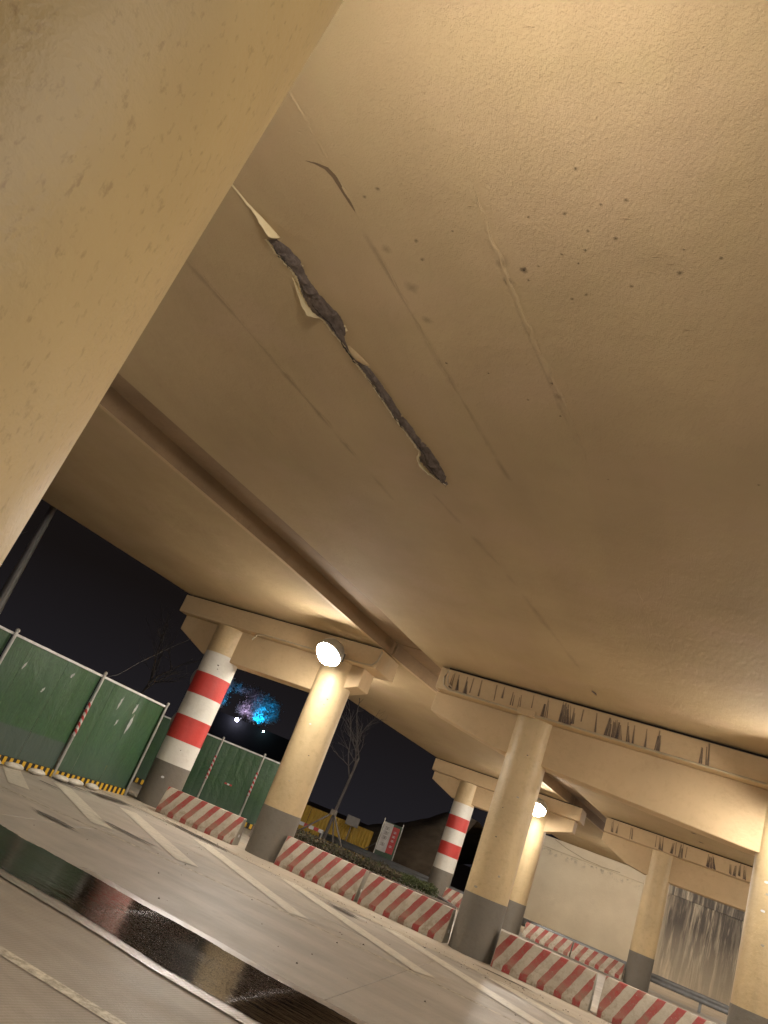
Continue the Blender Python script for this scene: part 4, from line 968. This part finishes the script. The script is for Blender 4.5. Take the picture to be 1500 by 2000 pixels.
for zc in (1.7,1.5,1.3,1.02):
    for q in range(4):
        a0 = random.uniform(-.02,.02)
        if q < 3: ink.box(-.30+a0,-.10+a0,-.006,-.001,zc+.05*q-.06,zc+.05*q-.045)
        else: ink.box(-.21,-.19,-.0065,-.001,zc-.07,zc+.06)
sgp(ink, 'faded_characters', 'steel_dark')
ink = MB()
for zc in (1.6,1.42,1.24,1.0): ink.box(.10,.24,-.006,-.001,zc,zc+.02); ink.box(.10,.24,-.006,-.001,zc+.05,zc+.065); ink.box(.16,.18,-.0065,-.001,zc-.02,zc+.08)
sgp(ink, 'white_characters', 'white_flat')
P(MB().tube([(-14.6,34.3,.2),(-13.5,34.2,1.25)], .02, 6).build('prop', M['steel_dark'], smooth=True), sg)
bxg = empty('notice_post', (-15,34,0), label='small dark square plate on a thin post before the yellow fence', cat='sign')
P(MB().obox((-15.35,33.72),(-14.8,33.98),.05,1.2,1.62).build('plate', M['steel_dark'], bevel=.01), bxg)
P(MB().tube([(-15.08,33.85,0),(-15.08,33.85,1.2)], .025, 6).build('post', M['steel_dark'], smooth=True), bxg)
rb = MB()
for q in range(6): pass
bar = empty('warning_rail', (-15.5,32,0), label='low red and white warning rail just above the hedge', cat='warning rail')
for q in range(7):
    a0 = Vector((-16.6,31.0))+Vector((.86,.5))*.22*q; P(MB().obox(a0, a0+Vector((.86,.5))*.21, .04, .50, .64).build('rail_segment', M['red_flat' if q % 2 else 'white_flat']), bar)
P(MB().tube([(-16.55,31.03,0),(-16.55,31.03,.6)], .025, 6).build('leg', M['galv']), bar); P(MB().tube([(-15.3,31.75,0),(-15.3,31.75,.6)], .025, 6).build('leg', M['galv']), bar)

md = MB(); NX, NY = 90, 40
for i in range(NX+1):
    for j in range(NY+1):
        x = -46+34*i/NX; y = 36.5+26*j/NY
        prof_ = min(1, j/9); ht = 1.0+2.9*max(0, min(1, (x+19)/5.5))
        z = prof_**.8*ht*(1+.0*i) + .25*noise.noise(Vector((x*.6,y*.6,0)))*prof_+.10*noise.noise(Vector((x*2.3,y*2.3,1)))+.04*noise.noise(Vector((x*7,y*7,1)))
        md.add([(x,y,z-.2)], [])
md.f = [(i*(NY+1)+j,(i+1)*(NY+1)+j,(i+1)*(NY+1)+j+1,i*(NY+1)+j+1) for i in range(NX) for j in range(NY)]
md.build('earth_mound', M['soil'], kind='structure', smooth=True)

# ------------------------------------------------------------------ distant garden terrace with blue lit trees
tp = Vector((-51,75.5)); dt = Vector((.84,.54))
ter = empty('terrace_building', (-52,76,0), label='dark far terrace wall with small lamps below the blue lit trees', cat='building')
P(MB().obox(tp-dt*4.5, tp+dt*7, 3.0, -.1, 6.2).build('wall', M['dark_building']), ter)
P(MB().obox(tp-dt*4.5-Vector((0,1.6)), tp+dt*7-Vector((0,1.6)), .12, 6.2, 6.55).build('parapet', M['dark_building']), ter)
P(MB().sphere((-50.1,73.2,6.35), .20, 12, 8).build('white_lamp', M['white_lamp']), ter)
P(MB().sphere((-47.4,75.0,6.3), .09, 10, 6).build('small_lamp', M['tiny_lamp']), ter)
def lit_tree(pos, h, rad, seed, label, n=4500):
    rnd = random.Random(seed); e = empty('far_tree', (pos[0],pos[1],6.2), label=label, cat='tree', group='far trees lit from below')
    x, y = pos
    P(MB().tube([(x,y,6.1),(x+.1,y,6.2+h*.5),(x,y,6.2+h*.8)], .12, 6, .04).build('trunk', M['bark']), e)
    m = MB(); cl = [Vector((x+rnd.gauss(0,rad*.45), y+rnd.gauss(0,rad*.4), 6.3+h*(.25+.75*rnd.random()))) for _ in range(16)]
    for k in range(n):
        c = rnd.choice(cl)+Vector((rnd.gauss(0,.3),rnd.gauss(0,.3),rnd.gauss(0,.3))); a1 = Vector((rnd.gauss(0,1),rnd.gauss(0,1),rnd.gauss(0,1))).normalized(); a2 = a1.orthogonal().normalized(); l = rnd.uniform(.05,.11)
        m.add([c-a1*l,c+a2*l*.5,c+a1*l,c-a2*l*.5],[(0,1,2,3)])
    P(m.build('crown', M['far_leaf'], kind='stuff'), e)
def blue_spot(loc, c, power, label, tgt):
    l = bpy.data.lights.new('garden_light', 'SPOT'); l.color = c; l.energy = power; l.spot_size = R(100); l.spot_blend = .9; l.shadow_soft_size = .15
    e = empty('garden_floodlight', loc, label=label, cat='lamp', group='small floodlights on the far terrace')
    o = bpy.data.objects.new('light_source', l); col.objects.link(o); o.parent = e
    o.rotation_euler = (Vector(tgt)-Vector(loc)).to_track_quat('-Z','Y').to_euler()
    MB().cyl(0,0,.12,-.15,-.02,10).build('housing', M['steel_dark'], e)
lit_tree((-48.9,75.9),3.6,1.5,3,'bright cyan lit tree at the right of the far terrace')
lit_tree((-50.9,75.4),4.0,1.3,4,'pinkish white lit tree in the middle of the far terrace')
lit_tree((-53.6,74.0),4.2,1.6,6,'dim blue tree at the left of the far terrace beside the banded pier')
blue_spot((-48.7,74.6,6.75),(.0,.5,1.0),1300,'cyan floodlight at the foot of the right far tree',(-48.9,75.9,8.3))
blue_spot((-50.2,74.0,6.75),(.9,.6,1.0),190,'pinkish floodlight at the foot of the middle far tree',(-50.5,75.4,8.3))
blue_spot((-53.8,72.6,6.75),(.0,.5,1.0),1500,'cyan floodlight at the foot of the left far tree',(-54.1,73.7,8.0))
# far bare trees against the night
bare_tree('bare_tree','faint leafless tree behind the green hoarding left of the banded pier',(-19.5,22,0),[(-19.5,22,0),(-19.45,22,1.8),(-19.3,22.1,3.4)],.09,11,4,blen=1.7)
bare_tree('bare_tree','leafless twigs at the far left edge beside the street pole',(-17.6,12.2,0),[(-17.6,12.2,0),(-17.55,12.2,2),(-17.5,12.2,3.6)],.07,12,4,blen=1.0)
